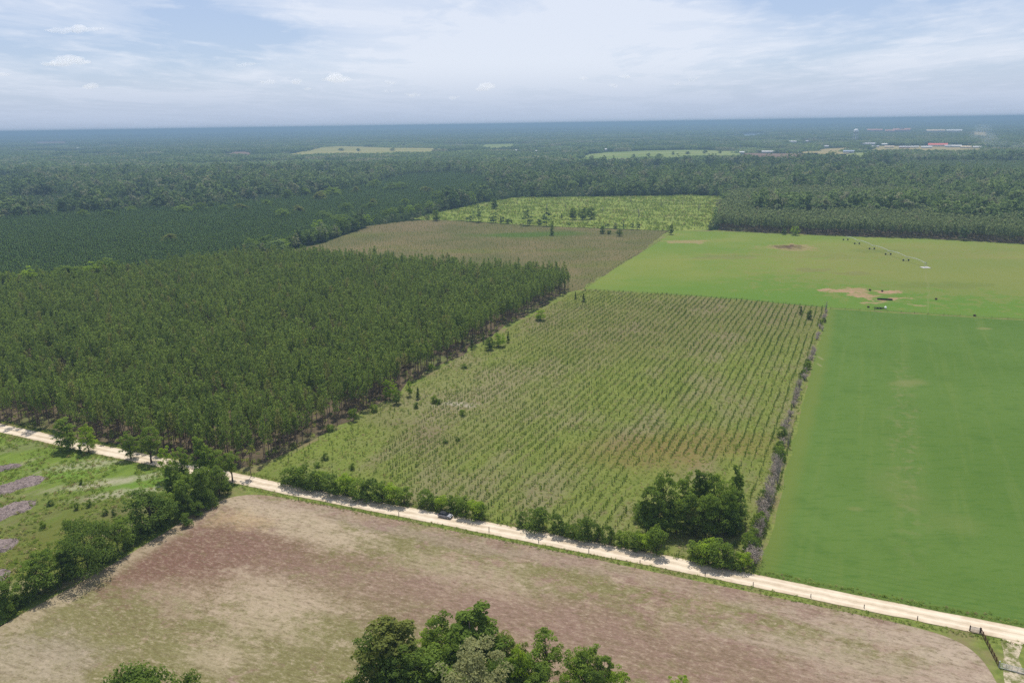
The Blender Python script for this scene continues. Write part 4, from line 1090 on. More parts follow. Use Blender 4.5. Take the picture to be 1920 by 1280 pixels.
for a in [
    ('bright', 731, 750, 712, 28, 'pale green round tree at the plantation edge, left of the pair', None, 0),
    ('oak', 743, 757, 732, 22, 'smaller dark-shadowed tree right at the foot of the pale green one', None, 1),
    ('bright', 768, 743, 713, 14, 'slim bright sapling tree left of the dark cedar', None, 1),
    ('cedar', 784, 748, 724, 13, 'dark bushy cedar out in the open sapling field edge', None, 0),
    ('cedar', 885, 655, 635, 11, 'dark cedar against the plantation edge, lowest of three', None, 0),
    ('cedar', 907, 644, 620, 6, 'thin dark spire at the plantation edge, middle of three', None, 1),
    ('dark', 918, 656, 632, 22, 'dark round bush-tree beside the bright thicket', None, 0),
    ('bright', 935, 650, 626, 26, 'bright green thicket tree at the plantation edge', None, 0),
    ('cedar', 953, 642, 618, 10, 'dark upright cedar at the right end of the bright thicket', None, 0),
    ('bright', 1014, 600, 580, 26, 'bright leafy bush-tree high along the plantation edge', None, 1),
    ('cedar', 1079, 561, 545, 7, 'tiny dark cedar at the top corner of the sapling field, left of two', None, 0),
    ('cedar', 1094, 566, 549, 10, 'tiny dark cedar at the top corner of the sapling field, right of two', None, 1),
    ('cedar', 1501, 590, 572, 11, 'dark narrow tree at the upper right of the sapling field', None, 0),
    ('dark', 1517, 598, 579, 14, 'small rounded green pine near the dead brush fence line', None, 1),
    ('dark', 1258, 440, 421, 13, 'single dark tree at the corner of the pasture and cleared field', None, 0),
    ('dark', 1130, 438, 421, 14, 'dark bush-tree in the brown field, left of two beside the cleared field', None, 1),
    ('oak', 1142, 439, 431, 13, 'low shrubby tree between two dark trees in the brown field', None, 0),
    ('dark', 1161, 443, 429, 13, 'dark bush-tree in the brown field, right of two beside the cleared field', None, 2),
    ('open', 1034, 441, 413, 13, 'tall thin lone tree with a tufted top in the brown field', None, 0),
    ('dark', 1035, 441, 430, 11, 'dark bush at the foot of the tall thin lone tree', None, 1),
    ('dark', 927, 392, 372, 18, 'dark tree standing out at the back of the cleared field', None, 0),
    ('dark', 819, 414, 392, 18, 'dark tree at the corner between brown field and cleared field', None, 1),
    ('cedar', 939, 418, 406, 7, 'small dark cedar on the cleared field edge, first of three', None, 0),
    ('oak', 951, 419, 411, 8, 'small round tree on the cleared field edge, middle of three', None, 1),
    ('cedar', 959, 418, 410, 5, 'thin dark cedar on the cleared field edge, last of three', None, 1),
    ('cedar', 1053, 411, 399, 6, 'dark pointed tree just left of the cleared field clump', None, 0),
    ('dark', 1074, 412, 390, 22, 'left tree of the dark clump inside the cleared field', None, 0),
    ('dark', 1092, 412, 386, 22, 'middle tree of the dark clump inside the cleared field', None, 1),
    ('dark', 1108, 411, 387, 22, 'right tree of the dark clump inside the cleared field', None, 2),
    ('dark', 590, 472, 462, 14, 'lone round bush on the left end of the brown field', None, 1),
    ('dark', 577, 497, 470, 34, 'dark broad tree poking above the plantation by the brown field', None, 2),
    ('oak', 727, 412, 404, 12, 'small bright round tree where the far treeline meets the brown field', None, 1),
    ('bright', 1491, 441, 424, 18, 'bright bushy tree at the foot of the pines behind the pasture', None, 0),
    ('dark', 1470, 440, 428, 12, 'dark bushy tree at the foot of the pines behind the pasture', None, 0),
]: tree(*a[:7], var=a[7])

# row of trees between young pines and the brown field, and oaks standing out of the young pines
line = [(482, 478), (500, 474), (518, 470), (505, 462), (530, 468), (545, 462), (560, 458), (578, 455), (596, 450), (612, 445), (600, 438), (628, 441), (645, 436), (640, 428), (660, 430), (678, 425),
        (690, 419), (706, 415), (672, 416), (722, 409), (735, 404), (752, 405), (768, 401), (784, 398), (806, 396), (826, 391), (842, 387), (862, 383), (885, 378), (900, 372), (470, 470), (490, 466)]
for i, (x, y) in enumerate(line):
    tree(['oak', 'dark', 'oak', 'dark', 'bright', 'dark'][i % 6], x, y + 2, y - rng.uniform(18, 27) * (1 if y > 420 else .75), rng.uniform(24, 34) * (1 if y > 420 else .72),
         'full green tree in the tree row beyond the plantation', 'tree row beyond the plantation', var=i)
for i, (x, y, w_) in enumerate([(20, 556, 40), (60, 554, 44), (100, 552, 50), (128, 548, 54), (150, 545, 60), (178, 541, 56), (205, 536, 48), (226, 531, 40)]):
    tree(['oak', 'bright', 'oak', 'dark'][i % 4], x, y, y - rng.uniform(44, 56), w_, 'light green tree of the thicket between the plantation and the young pines on the left', 'thicket behind the plantation', var=i)
for i, (x, y, w_) in enumerate([(1188, 296, 7), (1215, 293, 6), (1236, 294, 9), (1262, 291, 6), (1290, 289, 8), (1322, 288, 7), (1350, 288, 6), (1108, 298, 8), (640, 283, 9), (672, 284, 7), (735, 283, 8), (1572, 297, 9), (1600, 295, 10), (1560, 294, 8)]):
    tree('dark', x, y, y - rng.uniform(5, 7.5), w_ * 1.5, 'small dark shade tree dotted in a distant pale field', 'shade trees in the distant fields', var=i)
lone = [(320, 452), (345, 398), (375, 395), (420, 396), (452, 392), (500, 385), (540, 372), (575, 366), (600, 374), (650, 395), (690, 392), (625, 366), (668, 360), (700, 352), (735, 356), (754, 354), (800, 360), (248, 396),
        (205, 404), (160, 408), (560, 398), (530, 408), (610, 408), (640, 412), (700, 384), (760, 384), (820, 372)]
for i, (x, y) in enumerate(lone):
    tree(['olive', 'oak', 'dark', 'oak'][i % 4], x, y + 5, y - rng.uniform(10, 17), rng.uniform(20, 38), 'round crowned oak standing out of the young pine stand', 'oaks scattered in the young pines', var=i)

# ------------------------------------------------------------------ roadside hedge
def shrub(bx, by, top, wpx, var, label, group, name='hedge_shrub', cat='shrub', protos=None, H0=3.6, Wb=4.0):
    h, g = height_for(bx, by, top); w = px_size(bx, by, wpx)
    o = obj(name, (protos or SHRUBS)[var], loc=(g[0], g[1], .04), rz=rng.uniform(0, 6.28), scale=(w / Wb, w / Wb, h / H0)); o['tint'] = float(rng.uniform(.1, .9))
    return tag(o, label, cat, group)
HL = [('bushy green shrub in the long hedge section left of the car', 'hedge shrubs left of the car'),
      ('leafy shrub in the short hedge section beside the car', 'hedge shrubs beside the car'),
      ('dark rounded shrub in the hedge section right of the car', 'hedge shrubs right of the car'),
      ('dense green shrub in the hedge between the tree clump and the road', 'hedge shrubs below the tree clump')]
for sec, L in enumerate([
    [(546, 908, 876, 34, 1), (565, 913, 872, 36, 0), (585, 917, 882, 32, 1), (604, 921, 884, 32, 0), (628, 926, 889, 36, 1), (650, 930, 890, 34, 2), (676, 935, 899, 34, 0), (697, 938, 900, 32, 1), (716, 941, 904, 32, 0), (735, 944, 908, 32, 2), (757, 946, 914, 30, 3)],
    [(804, 949, 916, 34, 1), (829, 955, 930, 24, 2), (850, 959, 930, 30, 0), (870, 967, 933, 30, 3), (890, 972, 939, 30, 2), (902, 974, 946, 22, 0)],
    [(980, 988, 960, 20, 1), (1004, 993, 948, 40, 1), (1048, 1001, 962, 30, 1), (1072, 1008, 982, 24, 0), (1092, 1011, 967, 34, 1), (1115, 1014, 978, 26, 1), (1140, 1020, 983, 22, 1)],
    [(1164, 1024, 996, 24, 0), (1188, 1030, 996, 30, 0), (1210, 1034, 998, 30, 2), (1233, 1038, 988, 36, 3), (1304, 1052, 1016, 36, 0), (1328, 1056, 1012, 40, 2), (1350, 1061, 1014, 44, 0), (1376, 1066, 1034, 30, 1), (1394, 1068, 1034, 26, 2)],
]):
    for x, y, t, w_, v in L: shrub(x, y, t, w_ * 1.32, v, *HL[sec])
for x, y, t, w_, v in [(662, 790, 766, 20, 3), (618, 808, 796, 18, 0), (700, 772, 758, 18, 0), (814, 755, 742, 16, 0), (822, 757, 748, 14, 1), (780, 765, 754, 12, 1), (660, 880, 868, 14, 1), (610, 862, 850, 16, 1), (596, 875, 866, 14, 0), (868, 780, 768, 12, 0), (808, 694, 683, 16, 2), (870, 690, 682, 14, 0), (835, 830, 822, 12, 1), (858, 826, 818, 10, 1), (866, 777, 768, 10, 3)]:
    shrub(x, y, t, w_, v, 'low green shrub loose in the weedy left part of the sapling field', 'loose shrubs in the sapling field', 'field_shrub')
for x, y, t, w_, v in [(150, 850, 836, 10, 1), (95, 948, 938, 14, 1), (145, 955, 942, 11, 0), (167, 950, 937, 11, 1), (198, 965, 952, 12, 1), (215, 967, 954, 11, 1), (80, 990, 977, 14, 0), (125, 990, 975, 20, 0), (152, 908, 898, 9, 1), (275, 1000, 985, 22, 0), (310, 985, 965, 24, 1), (200, 1050, 1030, 28, 1), (240, 1030, 1015, 24, 0), (130, 1085, 1068, 26, 1), (45, 1132, 1112, 26, 0), (352, 985, 962, 26, 1), (300, 985, 960, 24, 0), (425, 925, 900, 22, 1), (30, 1140, 1112, 34, 1), (55, 1125, 1098, 30, 0), (96, 1105, 1080, 34, 1), (140, 1082, 1056, 34, 0), (185, 1058, 1034, 32, 1), (205, 1050, 1022, 30, 0), (245, 1022, 1000, 32, 1), (262, 1010, 982, 30, 0), (300, 992, 968, 32, 1), (20, 1155, 1130, 34, 0), (396, 952, 928, 30, 1), (370, 968, 940, 30, 0)]:
    shrub(x, y, t, w_, v, 'low dark green bush in the rough left-hand field and its tree edge', 'bushes in the left-hand field', 'field_shrub')

# ------------------------------------------------------------------ dead brush along the fence between saplings and hay
bl = [(1408, 1062), (1412, 1040), (1420, 1015), (1424, 995), (1428, 978), (1434, 958), (1440, 938), (1447, 918), (1452, 900), (1457, 880), (1462, 858), (1466, 835), (1472, 812), (1480, 795), (1484, 780), (1490, 762), (1494, 745), (1500, 728), (1507, 712), (1513, 697), (1519, 680), (1524, 664), (1529, 650), (1533, 637), (1537, 624), (1541, 612), (1545, 600), (1549, 590), (1552, 582)]
k = 0
for i in range(len(bl) - 1):
    (x0, y0), (x1, y1) = bl[i], bl[i + 1]
    for q in (0, .33, .66):
        x, y = x0 + (x1 - x0) * q + rng.normal(0, 2.5 * y / 900), y0 + (y1 - y0) * q; sc_ = (y - 440) / 600
        if rng.uniform() < .25: continue
        if rng.uniform() < .32 and i > 0: shrub(x - 6 * sc_, y, y - 34 * sc_, 34 * sc_, k % 2, 'small dark green bush among the grey brush of the fence line', 'green bushes in the grey fence line', 'fence_bush')
        else: shrub(x, y, y - rng.uniform(22, 42) * sc_, rng.uniform(24, 42) * sc_, k % 3, 'bare grey-brown dead bush along the edge of the green hay field', 'dead brush along the fence line', 'dead_bush', 'bush', DEAD, 3.0, 3.4)
        k += 1
for x, y, t, lab in [(1478, 838, 800, 'grey leafless snag with a dark leaning trunk in the fence line brush'), (1458, 905, 842, 'tall grey dead trunk with few branches in the fence line brush'), (1548, 584, 562, 'pale grey bare tree at the far end of the fence line brush')]:
    h, g = height_for(x, y, t); o = obj('dead_snag', SNAG[1], loc=(g[0], g[1], .05), rz=x, scale=(h / 9, h / 9, h / 7)); tag(o, lab, 'dead tree')
for x, y, t in [(1025, 395, 380), (1060, 392, 381), (1130, 398, 386), (1197, 402, 388), (1198, 410, 396), (1240, 388, 376), (1310, 396, 382), (1312, 392, 380), (1345, 398, 382), (1182, 378, 368), (970, 384, 374), (1280, 384, 374)]:
    h, g = height_for(x, y, t); o = obj('dead_snag', SNAG[0], loc=(g[0], g[1], .05), rz=x, scale=(h / 9, h / 9, h / 7)); tag(o, 'bare grey snag left standing in the bright cleared field', 'dead tree', 'snags in the cleared field')

# ------------------------------------------------------------------ windrows of cut brush on the left
m_debris, nb = new_mat('dead_brush_debris'); p = nb.new('ShaderNodeTexCoord').outputs['Object']
c = nb.mix(nb.mapr(nb.noise(p, 1.1, 6, .75), .36, .64), (.21, .165, .150), (.46, .365, .335)); f = nb.noise(nb.mapping(p, .6, (.5, 2, 1)), 1.6, 5, .8)
c = nb.mix(nb.mapr(f, .56, .7, 0, .6), c, (.60, .50, .45)); finish(nb, c, bump=(f, 1.0, .5))
L_deb = leaf_mat('debris_sticks', (.17, .135, .125), (.44, .36, .33), trans=0.05)
for i, (a0, a1, w_, lab) in enumerate([
    ((-90, 898), (42, 872), 5.0, 'narrow mauve-grey windrow of dead brush, nearest the road'), ((-110, 955), (84, 894), 9.0, 'long mauve-grey windrow of dead brush, second from the road'), ((-110, 1005), (66, 940), 9.5, 'wide mauve-grey windrow of dead brush, third from the road'),
    ((-100, 1062), (34, 1012), 9.0, 'short mauve-grey windrow of dead brush, fourth from the road'), ((-90, 1112), (20, 1070), 9.0, 'mauve-grey stub of a dead brush windrow, lowest on the left edge')]):
    A0, A1 = G(*a0), G(*a1); d = A1 - A0; L = np.linalg.norm(d); d /= L; nrm = np.array([-d[1], d[0]]); nu, nv = int(L / 1.2) + 2, 11
    r = np.random.default_rng(900 + i); U, Vv = np.meshgrid(np.linspace(0, 1, nu), np.linspace(-1, 1, nv)); endt = np.clip(np.minimum(U, 1 - U) * L / 3.5, 0, 1) ** .5
    hgt = (1 - Vv ** 2) ** .7 * endt * (1.1 + .5 * r.normal(size=U.shape) * .5); hgt = np.where(np.abs(Vv) == 1, -.05, hgt)
    XY = A0 + d * (U * L)[..., None] + nrm * (Vv * w_ / 2 * (endt * .85 + .15) * (1 + .12 * np.sin(U * 23 + i)))[..., None]
    V = np.column_stack([XY.reshape(-1, 2), hgt.ravel().clip(-.05, 3) + .06]); q = (np.arange(nu - 1)[None] + nu * np.arange(nv - 1)[:, None]).ravel()
    n_st = int(L * w_ * 1.1); pick = r.integers(0, nu * nv, n_st); C = V[pick] + r.normal(size=(n_st, 3)) * [.6, .6, .1] + [0, 0, .15]
    LV, LQ = leaf_quads(r, C, rdir(r, n_st) + [0, 0, .6], .8, .2)
    me = np_mesh('brush_windrow', np.concatenate([V, LV]), [np.concatenate([np.stack([q, q + 1, q + 1 + nu, q + nu], 1), LQ + len(V)])], [m_debris, L_deb], np.concatenate([np.zeros(len(q)), np.ones(n_st)]), r.uniform(0, 1, len(q) + n_st))
    tag(obj('brush_windrow', me), lab, 'brush pile', 'brush windrows on the left')

# ------------------------------------------------------------------ the car on the road
m_white = flat_mat('car_silver_paint', (.24, .24, .26), .35, .4, var=.02); m_black = flat_mat('car_black_paint', (.012, .012, .016), .4, .2, var=.05)
m_glass = flat_mat('car_dark_glass', (.012, .015, .02), .3, .15, var=.02); m_tyre = flat_mat('tyre_rubber', (.02, .02, .02), .8, .2); m_rim = flat_mat('alloy_rim', (.45, .45, .46), .3, .5, .8)
m_lamp = flat_mat('headlight_lens', (.75, .75, .72), .1, .5, var=.02); m_tail = flat_mat('tail_light_red', (.35, .012, .012), .2, .5, var=.02); m_trim = flat_mat('black_trim', (.025, .025, .025), .6, .2)
cg = G(835, 970); car = bpy.data.objects.new('parked_car', None); COL.objects.link(car)
car.location = (cg[0], cg[1], .19); car.rotation_euler.z = ROAD_ROT; tag(car, 'lone grey car with a black roof and dark windows on the sand road', 'car')
Lc, Wc = 4.7, 1.9
body = MB().prism([(-2.3, .42), (-2.3, .78), (-2.22, .98), (-1.2, 1.02), (1.0, 1.02), (1.75, .95), (2.2, .84), (2.34, .62), (2.34, .40), (2.1, .30), (1.85, .30), (1.80, .52), (1.62, .68), (1.42, .72), (1.22, .68), (1.04, .52), (1.0, .28), (-1.0, .28), (-1.04, .52), (-1.22, .68), (-1.42, .72), (-1.62, .68), (-1.80, .52), (-1.86, .32)], -Wc / 2, Wc / 2)
bm_ = body.mesh('car_body', m_white)
bo = obj('body', bm_, car); bv = bo.modifiers.new('soften', 'BEVEL'); bv.width = .07; bv.segments = 2
obj('hood', MB().add([[.95, -.82, 1.03], [2.15, -.76, .88], [2.15, .76, .88], [.95, .82, 1.03], [.95, -.82, 1.0], [2.15, -.76, .84], [2.15, .76, .84], [.95, .82, 1.0]], [[0, 1, 2, 3], [0, 4, 5, 1], [1, 5, 6, 2], [2, 6, 7, 3]]).mesh('car_hood', m_black), car)
def frustum(z0, z1, a, b, w0, w1):
    V = [[a[0], -w0, z0], [a[1], -w0, z0], [a[1], w0, z0], [a[0], w0, z0], [b[0], -w1, z1], [b[1], -w1, z1], [b[1], w1, z1], [b[0], w1, z1]]
    return MB().add(V, [[0, 3, 2, 1], [4, 5, 6, 7], [0, 1, 5, 4], [1, 2, 6, 5], [2, 3, 7, 6], [3, 0, 4, 7]])
obj('window_glass', frustum(1.0, 1.48, (-2.15, 1.05), (-1.75, .25), .87, .70).mesh('car_glass', m_glass), car)
ro = obj('roof', frustum(1.475, 1.56, (-1.85, .30), (-1.6, .10), .72, .62).mesh('car_roof', m_black), car); ro.modifiers.new('soften', 'BEVEL').width = .03
for s in (-1, 1):
    for x0, x1 in ((1.02, .24), (-.55, -.6), (-1.75, -1.45)):
        obj('pillar', MB().tube([[x0, s * .875, 1.0], [x1, s * .71, 1.49]], .035, 5).mesh('car_pillar', m_black), car)
    obj('roof_rail', MB().tube([[-1.5, s * .6, 1.6], [0, s * .6, 1.6]], .025, 5).mesh('car_rail', m_rim), car)
    obj('mirror', MB().box((.85, s * 1.02, 1.05), (.16, .2, .13)).mesh('car_mirror', m_black), car)
    obj('headlight', MB().box((2.27, s * .70, .72), (.14, .38, .14)).mesh('car_headlight', m_lamp), car)
    obj('tail_light', MB().box((-2.29, s * .74, .85), (.10, .30, .16)).mesh('car_tail', m_tail), car)
    obj('door_handle', MB().box((-.1, s * .965, .86), (.2, .04, .03)).mesh('car_handle', m_trim), car)
    for x in (-1.42, 1.42):
        wh = obj('wheel', MB().lathe([(.20, -.11), (.34, -.11), (.36, -.06), (.36, .06), (.34, .11), (.20, .11)], 20, (x, s * .85, .36), 'Y').mesh('car_tyre', m_tyre, True), car)
        obj('rim', MB().lathe([(.01, -.08), (.20, -.10), (.21, .10), (.01, .08)], 14, (x, s * .86, .36), 'Y').mesh('car_rim', m_rim), wh)
obj('licence_plate', MB().box((-2.315, 0, .72), (.02, .5, .13)).mesh('car_plate', m_lamp), car)
obj('front_grille', MB().box((2.345, 0, .55), (.03, 1.0, .2)).mesh('car_grille', m_trim), car)

# ------------------------------------------------------------------ fences and gates
m_wood = flat_mat('brown_fence_board', (.13, .072, .045), .8, .1, var=.3); m_post = flat_mat('weathered_post', (.11, .09, .07), .8, .1, var=.3)
m_galv = flat_mat('galvanised_tube', (.42, .42, .43), .45, .4, .3); m_wire = flat_mat('fence_wire', (.10, .095, .09), .8, .1)
def P3(px, py, z=0): g = G(px, py); return np.array([g[0], g[1], z])
# board fence beside the driveway
p0, p1 = P3(1839, 1186), P3(1872, 1250); n = 8
fence = bpy.data.objects.new('board_fence', None); COL.objects.link(fence); fence.location = tuple(p0); tag(fence, 'brown wooden board fence running from the gate corner down the driveway', 'fence')
dv = p1 - p0; L = np.linalg.norm(dv); rz = math.atan2(dv[1], dv[0])
fence.rotation_euler.z = rz
for i in range(n + 1): obj('post', MB().box((L * i / n, 0, .72), (.15, .15, 1.45)).mesh('board_fence_post', m_wood), fence)
for z in (.35, .72, 1.08, 1.36):
    obj('rail', MB().box((L / 2, -.092, z), (L, .035, .16)).mesh('board_fence_rail', m_wood), fence)
def tube_gate(name, a, b, label, mat, h=1.35, rails=6, uprights=5):
    a, b = np.array(a), np.array(b); d = b - a; L = np.linalg.norm(d)
    root = bpy.data.objects.new(name, None); COL.objects.link(root); root.location = tuple(a); root.rotation_euler.z = math.atan2(d[1], d[0]); tag(root, label, 'gate')
    fr = MB(); fr.tube([[0, 0, .15], [0, 0, h], [L, 0, h], [L, 0, .15], [0, 0, .15]], .05, 6); obj('frame', fr.mesh(name + '_frame', mat), root)
    for i in range(1, rails): obj('rail', MB().tube([[.04, 0, .15 + (h - .15) * i / rails], [L - .04, 0, .15 + (h - .15) * i / rails]], .032, 5).mesh(name + '_rail', mat), root)
    for i in range(1, uprights): obj('upright', MB().tube([[L * i / uprights, .04, .15], [L * i / uprights, .04, h]], .032, 5).mesh(name + '_upright', mat), root)
    return root
tube_gate('tube_gate', P3(1875, 1252), P3(1930, 1266), 'grey tube gate across the driveway, left leaf', m_galv)
tube_gate('tube_gate', P3(1931, 1266.5), P3(1975, 1278), 'grey tube gate across the driveway, right leaf at the picture edge', m_galv)
# corner brace pen by the road: two dark posts with pale rails between
p0, p1 = P3(1818, 1183), P3(1837, 1187); dv = p1 - p0; L = np.linalg.norm(dv)
br = bpy.data.objects.new('corner_brace', None); COL.objects.link(br); br.location = tuple(p0); br.rotation_euler.z = math.atan2(dv[1], dv[0]); tag(br, 'pale railed corner panel between dark posts at the road end of the board fence', 'fence')
for x in (0, L): obj('post', MB().lathe([(.01, 0), (.15, 0), (.14, 1.65), (.01, 1.68)], 10, (x, 0, 0)).mesh('brace_post', m_wood), br)
m_rail = flat_mat('pale_rail', (.40, .36, .33), .7, .1, var=.2)
for z in (.3, .6, .9, 1.2, 1.48): obj('rail', MB().box((L / 2, -.13, z), (L, .05, .13)).mesh('brace_rail', m_rail), br)
gp = P3(1873, 1251); o = obj('gate_post', MB().lathe([(.01, 0), (.13, 0), (.13, 1.75), (.01, 1.8)], 12).mesh('gate_post', m_galv), loc=tuple(gp)); tag(o, 'pale round gate post where the board fence meets the tube gate', 'post')
# fence posts on the field side of the road
for x, y in [(-30, 815), (748, 969), (917, 997), (1104, 1036), (1322, 1079), (1412, 1098), (560, 938), (660, 955), (1010, 1018), (1200, 1056), (1520, 1120), (1620, 1140), (1720, 1162)]:
    g = P3(x, y); tall = x in (748, 917, 1104)
    o = obj('fence_post', MB().lathe([(.01, 0), (.11, 0), (.10, 1.0), (.10, 1.75 if tall else 1.15), (.01, 1.8 if tall else 1.2)], 8).mesh('fence_post', m_post), loc=tuple(g))
    tag(o, 'dark weathered post standing clear in the verge grass' if tall else 'short weathered post in the grass verge below the road', 'post', 'tall verge posts' if tall else 'verge posts')
def wire_fence(name, px_pts, label, step=4.0, wires=(.4, .8, 1.2), hp=1.35):
    pts = dense([P3(*q) for q in px_pts], step, .05, closed=False); root = bpy.data.objects.new(name, None); COL.objects.link(root); b = pts[0]; root.location = (b[0], b[1], 0); tag(root, label, 'fence')
    for q in pts: obj('post', MB().lathe([(.01, 0), (.09, 0), (.09, hp), (.01, hp + .03)], 6, (q[0] - b[0], q[1] - b[1], 0)).mesh(name + '_post', m_post), root)
    for z in wires: obj('wire', MB().tube([[q[0] - b[0], q[1] - b[1], z] for q in pts], .02, 3).mesh(name + '_wire', m_wire), root)
wire_fence('wire_fence', [(1557, 579.5), (1640, 583), (1740, 589), (1830, 594.5), (1920, 600), (2000, 604)], 'post and wire fence between the yellow pasture and the green hay field', 7)
wire_fence('wire_fence', [(1096, 541.5), (1150, 505), (1200, 474.5), (1240, 450)], 'post and wire fence between the brown field and the pasture', 8)
wire_fence('wire_fence', [(1097, 543.5), (1250, 551.5), (1400, 563), (1550, 577)], 'post and wire fence between the sapling field and the pasture', 8)

# ------------------------------------------------------------------ centre pivot irrigation in the pasture
pv0, pv1 = P3(1735, 502), P3(1581, 449); d = pv1 - pv0; L = np.linalg.norm(d)
piv = bpy.data.objects.new('irrigation_pivot', None); COL.objects.link(piv); piv.location = tuple(pv0); piv.rotation_euler.z = math.atan2(d[1], d[0]); tag(piv, 'long white irrigation boom on wheeled towers crossing the pasture', 'irrigation boom')
obj('concrete_pad', MB().box((0, 0, .25), (6.5, 6.5, .3)).mesh('pivot_pad', flat_mat('concrete', (.62, .60, .56), .9, .1)), piv)
pt = MB()
for sx in (-1, 1):
    for sy in (-1, 1): pt.tube([[sx * 1.3, sy * 1.3, .4], [sx * .3, sy * .3, 4.4]], .10, 5)
obj('pivot_tower', pt.mesh('pivot_centre', m_galv), piv)
ns = 5; tw = [L * (i + 1) / ns - (6 if i == ns - 1 else 0) for i in range(ns)]
pp = []
for i in range(ns):
    a = 0 if i == 0 else tw[i - 1]; b = tw[i]
    for q in np.linspace(0, 1, 9)[:-1]: pp.append([a + (b - a) * q, 0, 4.0 + .9 * math.sin(math.pi * q)])
pp.append([tw[-1], 0, 4.0]); m_boom = flat_mat('white_boom_pipe', (.48, .49, .48), .6, .15)
obj('boom_pipe', MB().tube(pp, .13, 6).mesh('pivot_pipe', m_boom), piv)
tr = MB()
for i in range(len(pp) - 1):
    m = (np.array(pp[i]) + pp[i + 1]) / 2
    for s in (-1, 1): tr.tube([pp[i], m + [0, s * .55, -.75]], .035, 3); tr.tube([m + [0, s * .55, -.75], pp[i + 1]], .035, 3)
obj('truss', tr.mesh('pivot_truss', m_boom), piv)
for x in tw:
    t = MB()
    for s in (-1, 1): t.tube([[x, 0, 4.0], [x, s * 2.3, .6]], .08, 5)
    t.tube([[x, -2.3, .6], [x, 2.3, .6]], .09, 5); to = obj('wheel_tower', t.mesh('pivot_tower', m_galv), piv)
    for s in (-1, 1):
        w_ = MB().lathe([(.05, -.22), (.72, -.22), (.80, -.1), (.80, .1), (.72, .22), (.05, .22)], 14, (0, 0, 0), 'Y').mesh('pivot_wheel', m_tyre); wo = obj('wheel', w_, to, loc=(x, s * 2.3, .84)); wo.rotation_euler.z = math.pi / 2

# trough, feeder and cattle in the pasture
g = P3(1659, 562.5); tro = bpy.data.objects.new('cattle_trough', None); COL.objects.link(tro); tro.location = (g[0], g[1], .1); tro.rotation_euler.z = -.30; tag(tro, 'long dark feed trough on the bare sandy patch in the pasture', 'trough')
m_dk = flat_mat('dark_rubber', (.03, .026, .024), .8, .1)
tb = MB()
for s in (-1, 1): tb.box((0, s * .7, .55), (9.5, .12, .7)); tb.box((s * 4.7, 0, .55), (.12, 1.28, .7))
tb.box((0, 0, .25), (9.3, 1.28, .1)); obj('basin', tb.mesh('trough_basin', m_dk), tro)
for x in (-3.5, 0, 3.5): obj('leg', MB().box((x, 0, .1), (.2, 1.3, .2)).mesh('trough_leg', m_dk), tro)
g = P3(1648, 579); ft = bpy.data.objects.new('flat_trailer', None); COL.objects.link(ft); ft.location = (g[0], g[1], .1); ft.rotation_euler.z = -.28; tag(ft, 'low dark trailer with a white tank at its right end by the pasture fence', 'trailer')
obj('bed', MB().box((0, 0, .75), (6.0, 2.0, .18)).mesh('trailer_bed', m_dk), ft)
obj('tank', MB().lathe([(.05, -.75), (.62, -.75), (.7, -.6), (.7, .6), (.62, .75), (.05, .75)], 14, (3.9, 0, 1.0), 'Y').mesh('trailer_tank', flat_mat('white_plastic', (.8, .8, .78), .4, .3)), ft)
obj('hitch', MB().tube([[-3.0, 0, .7], [-4.2, 0, .5]], .07, 5).mesh('trailer_hitch', m_dk), ft)
for s in (-1, 1):
    for x in (-.8, .8): obj('wheel', MB().lathe([(.05, -.12), (.38, -.12), (.38, .12), (.05, .12)], 12, (x, s * 1.1, .38), 'Y').mesh('trailer_wheel', m_tyre), ft)
L_hay = flat_mat('old_hay', (.14, .10, .06), .9, .1, var=.4)
for x, y, lab in [(1628, 577, 'dark old hay bale just left of the trailer by the pasture fence'), (1755, 562, 'small dark hay bale alone in the right of the pasture'), (1631, 545, 'dark hay bale at the right tip of the big bare patch'), (1654, 547, 'dark hay bale on the small bare patch right of the big one'), (1827, 593, 'dark upright bale beside the fence on the far right')]:
    g = P3(x, y); o = obj('hay_bale', MB().lathe([(.02, -.75), (.68, -.75), (.75, -.68), (.75, .68), (.68, .75), (.02, .75)], 18, (0, 0, .78), 'Y').mesh('hay_bale', L_hay, True), loc=(g[0], g[1], .1), rz=x, scale=.8); tag(o, lab, 'hay bale')

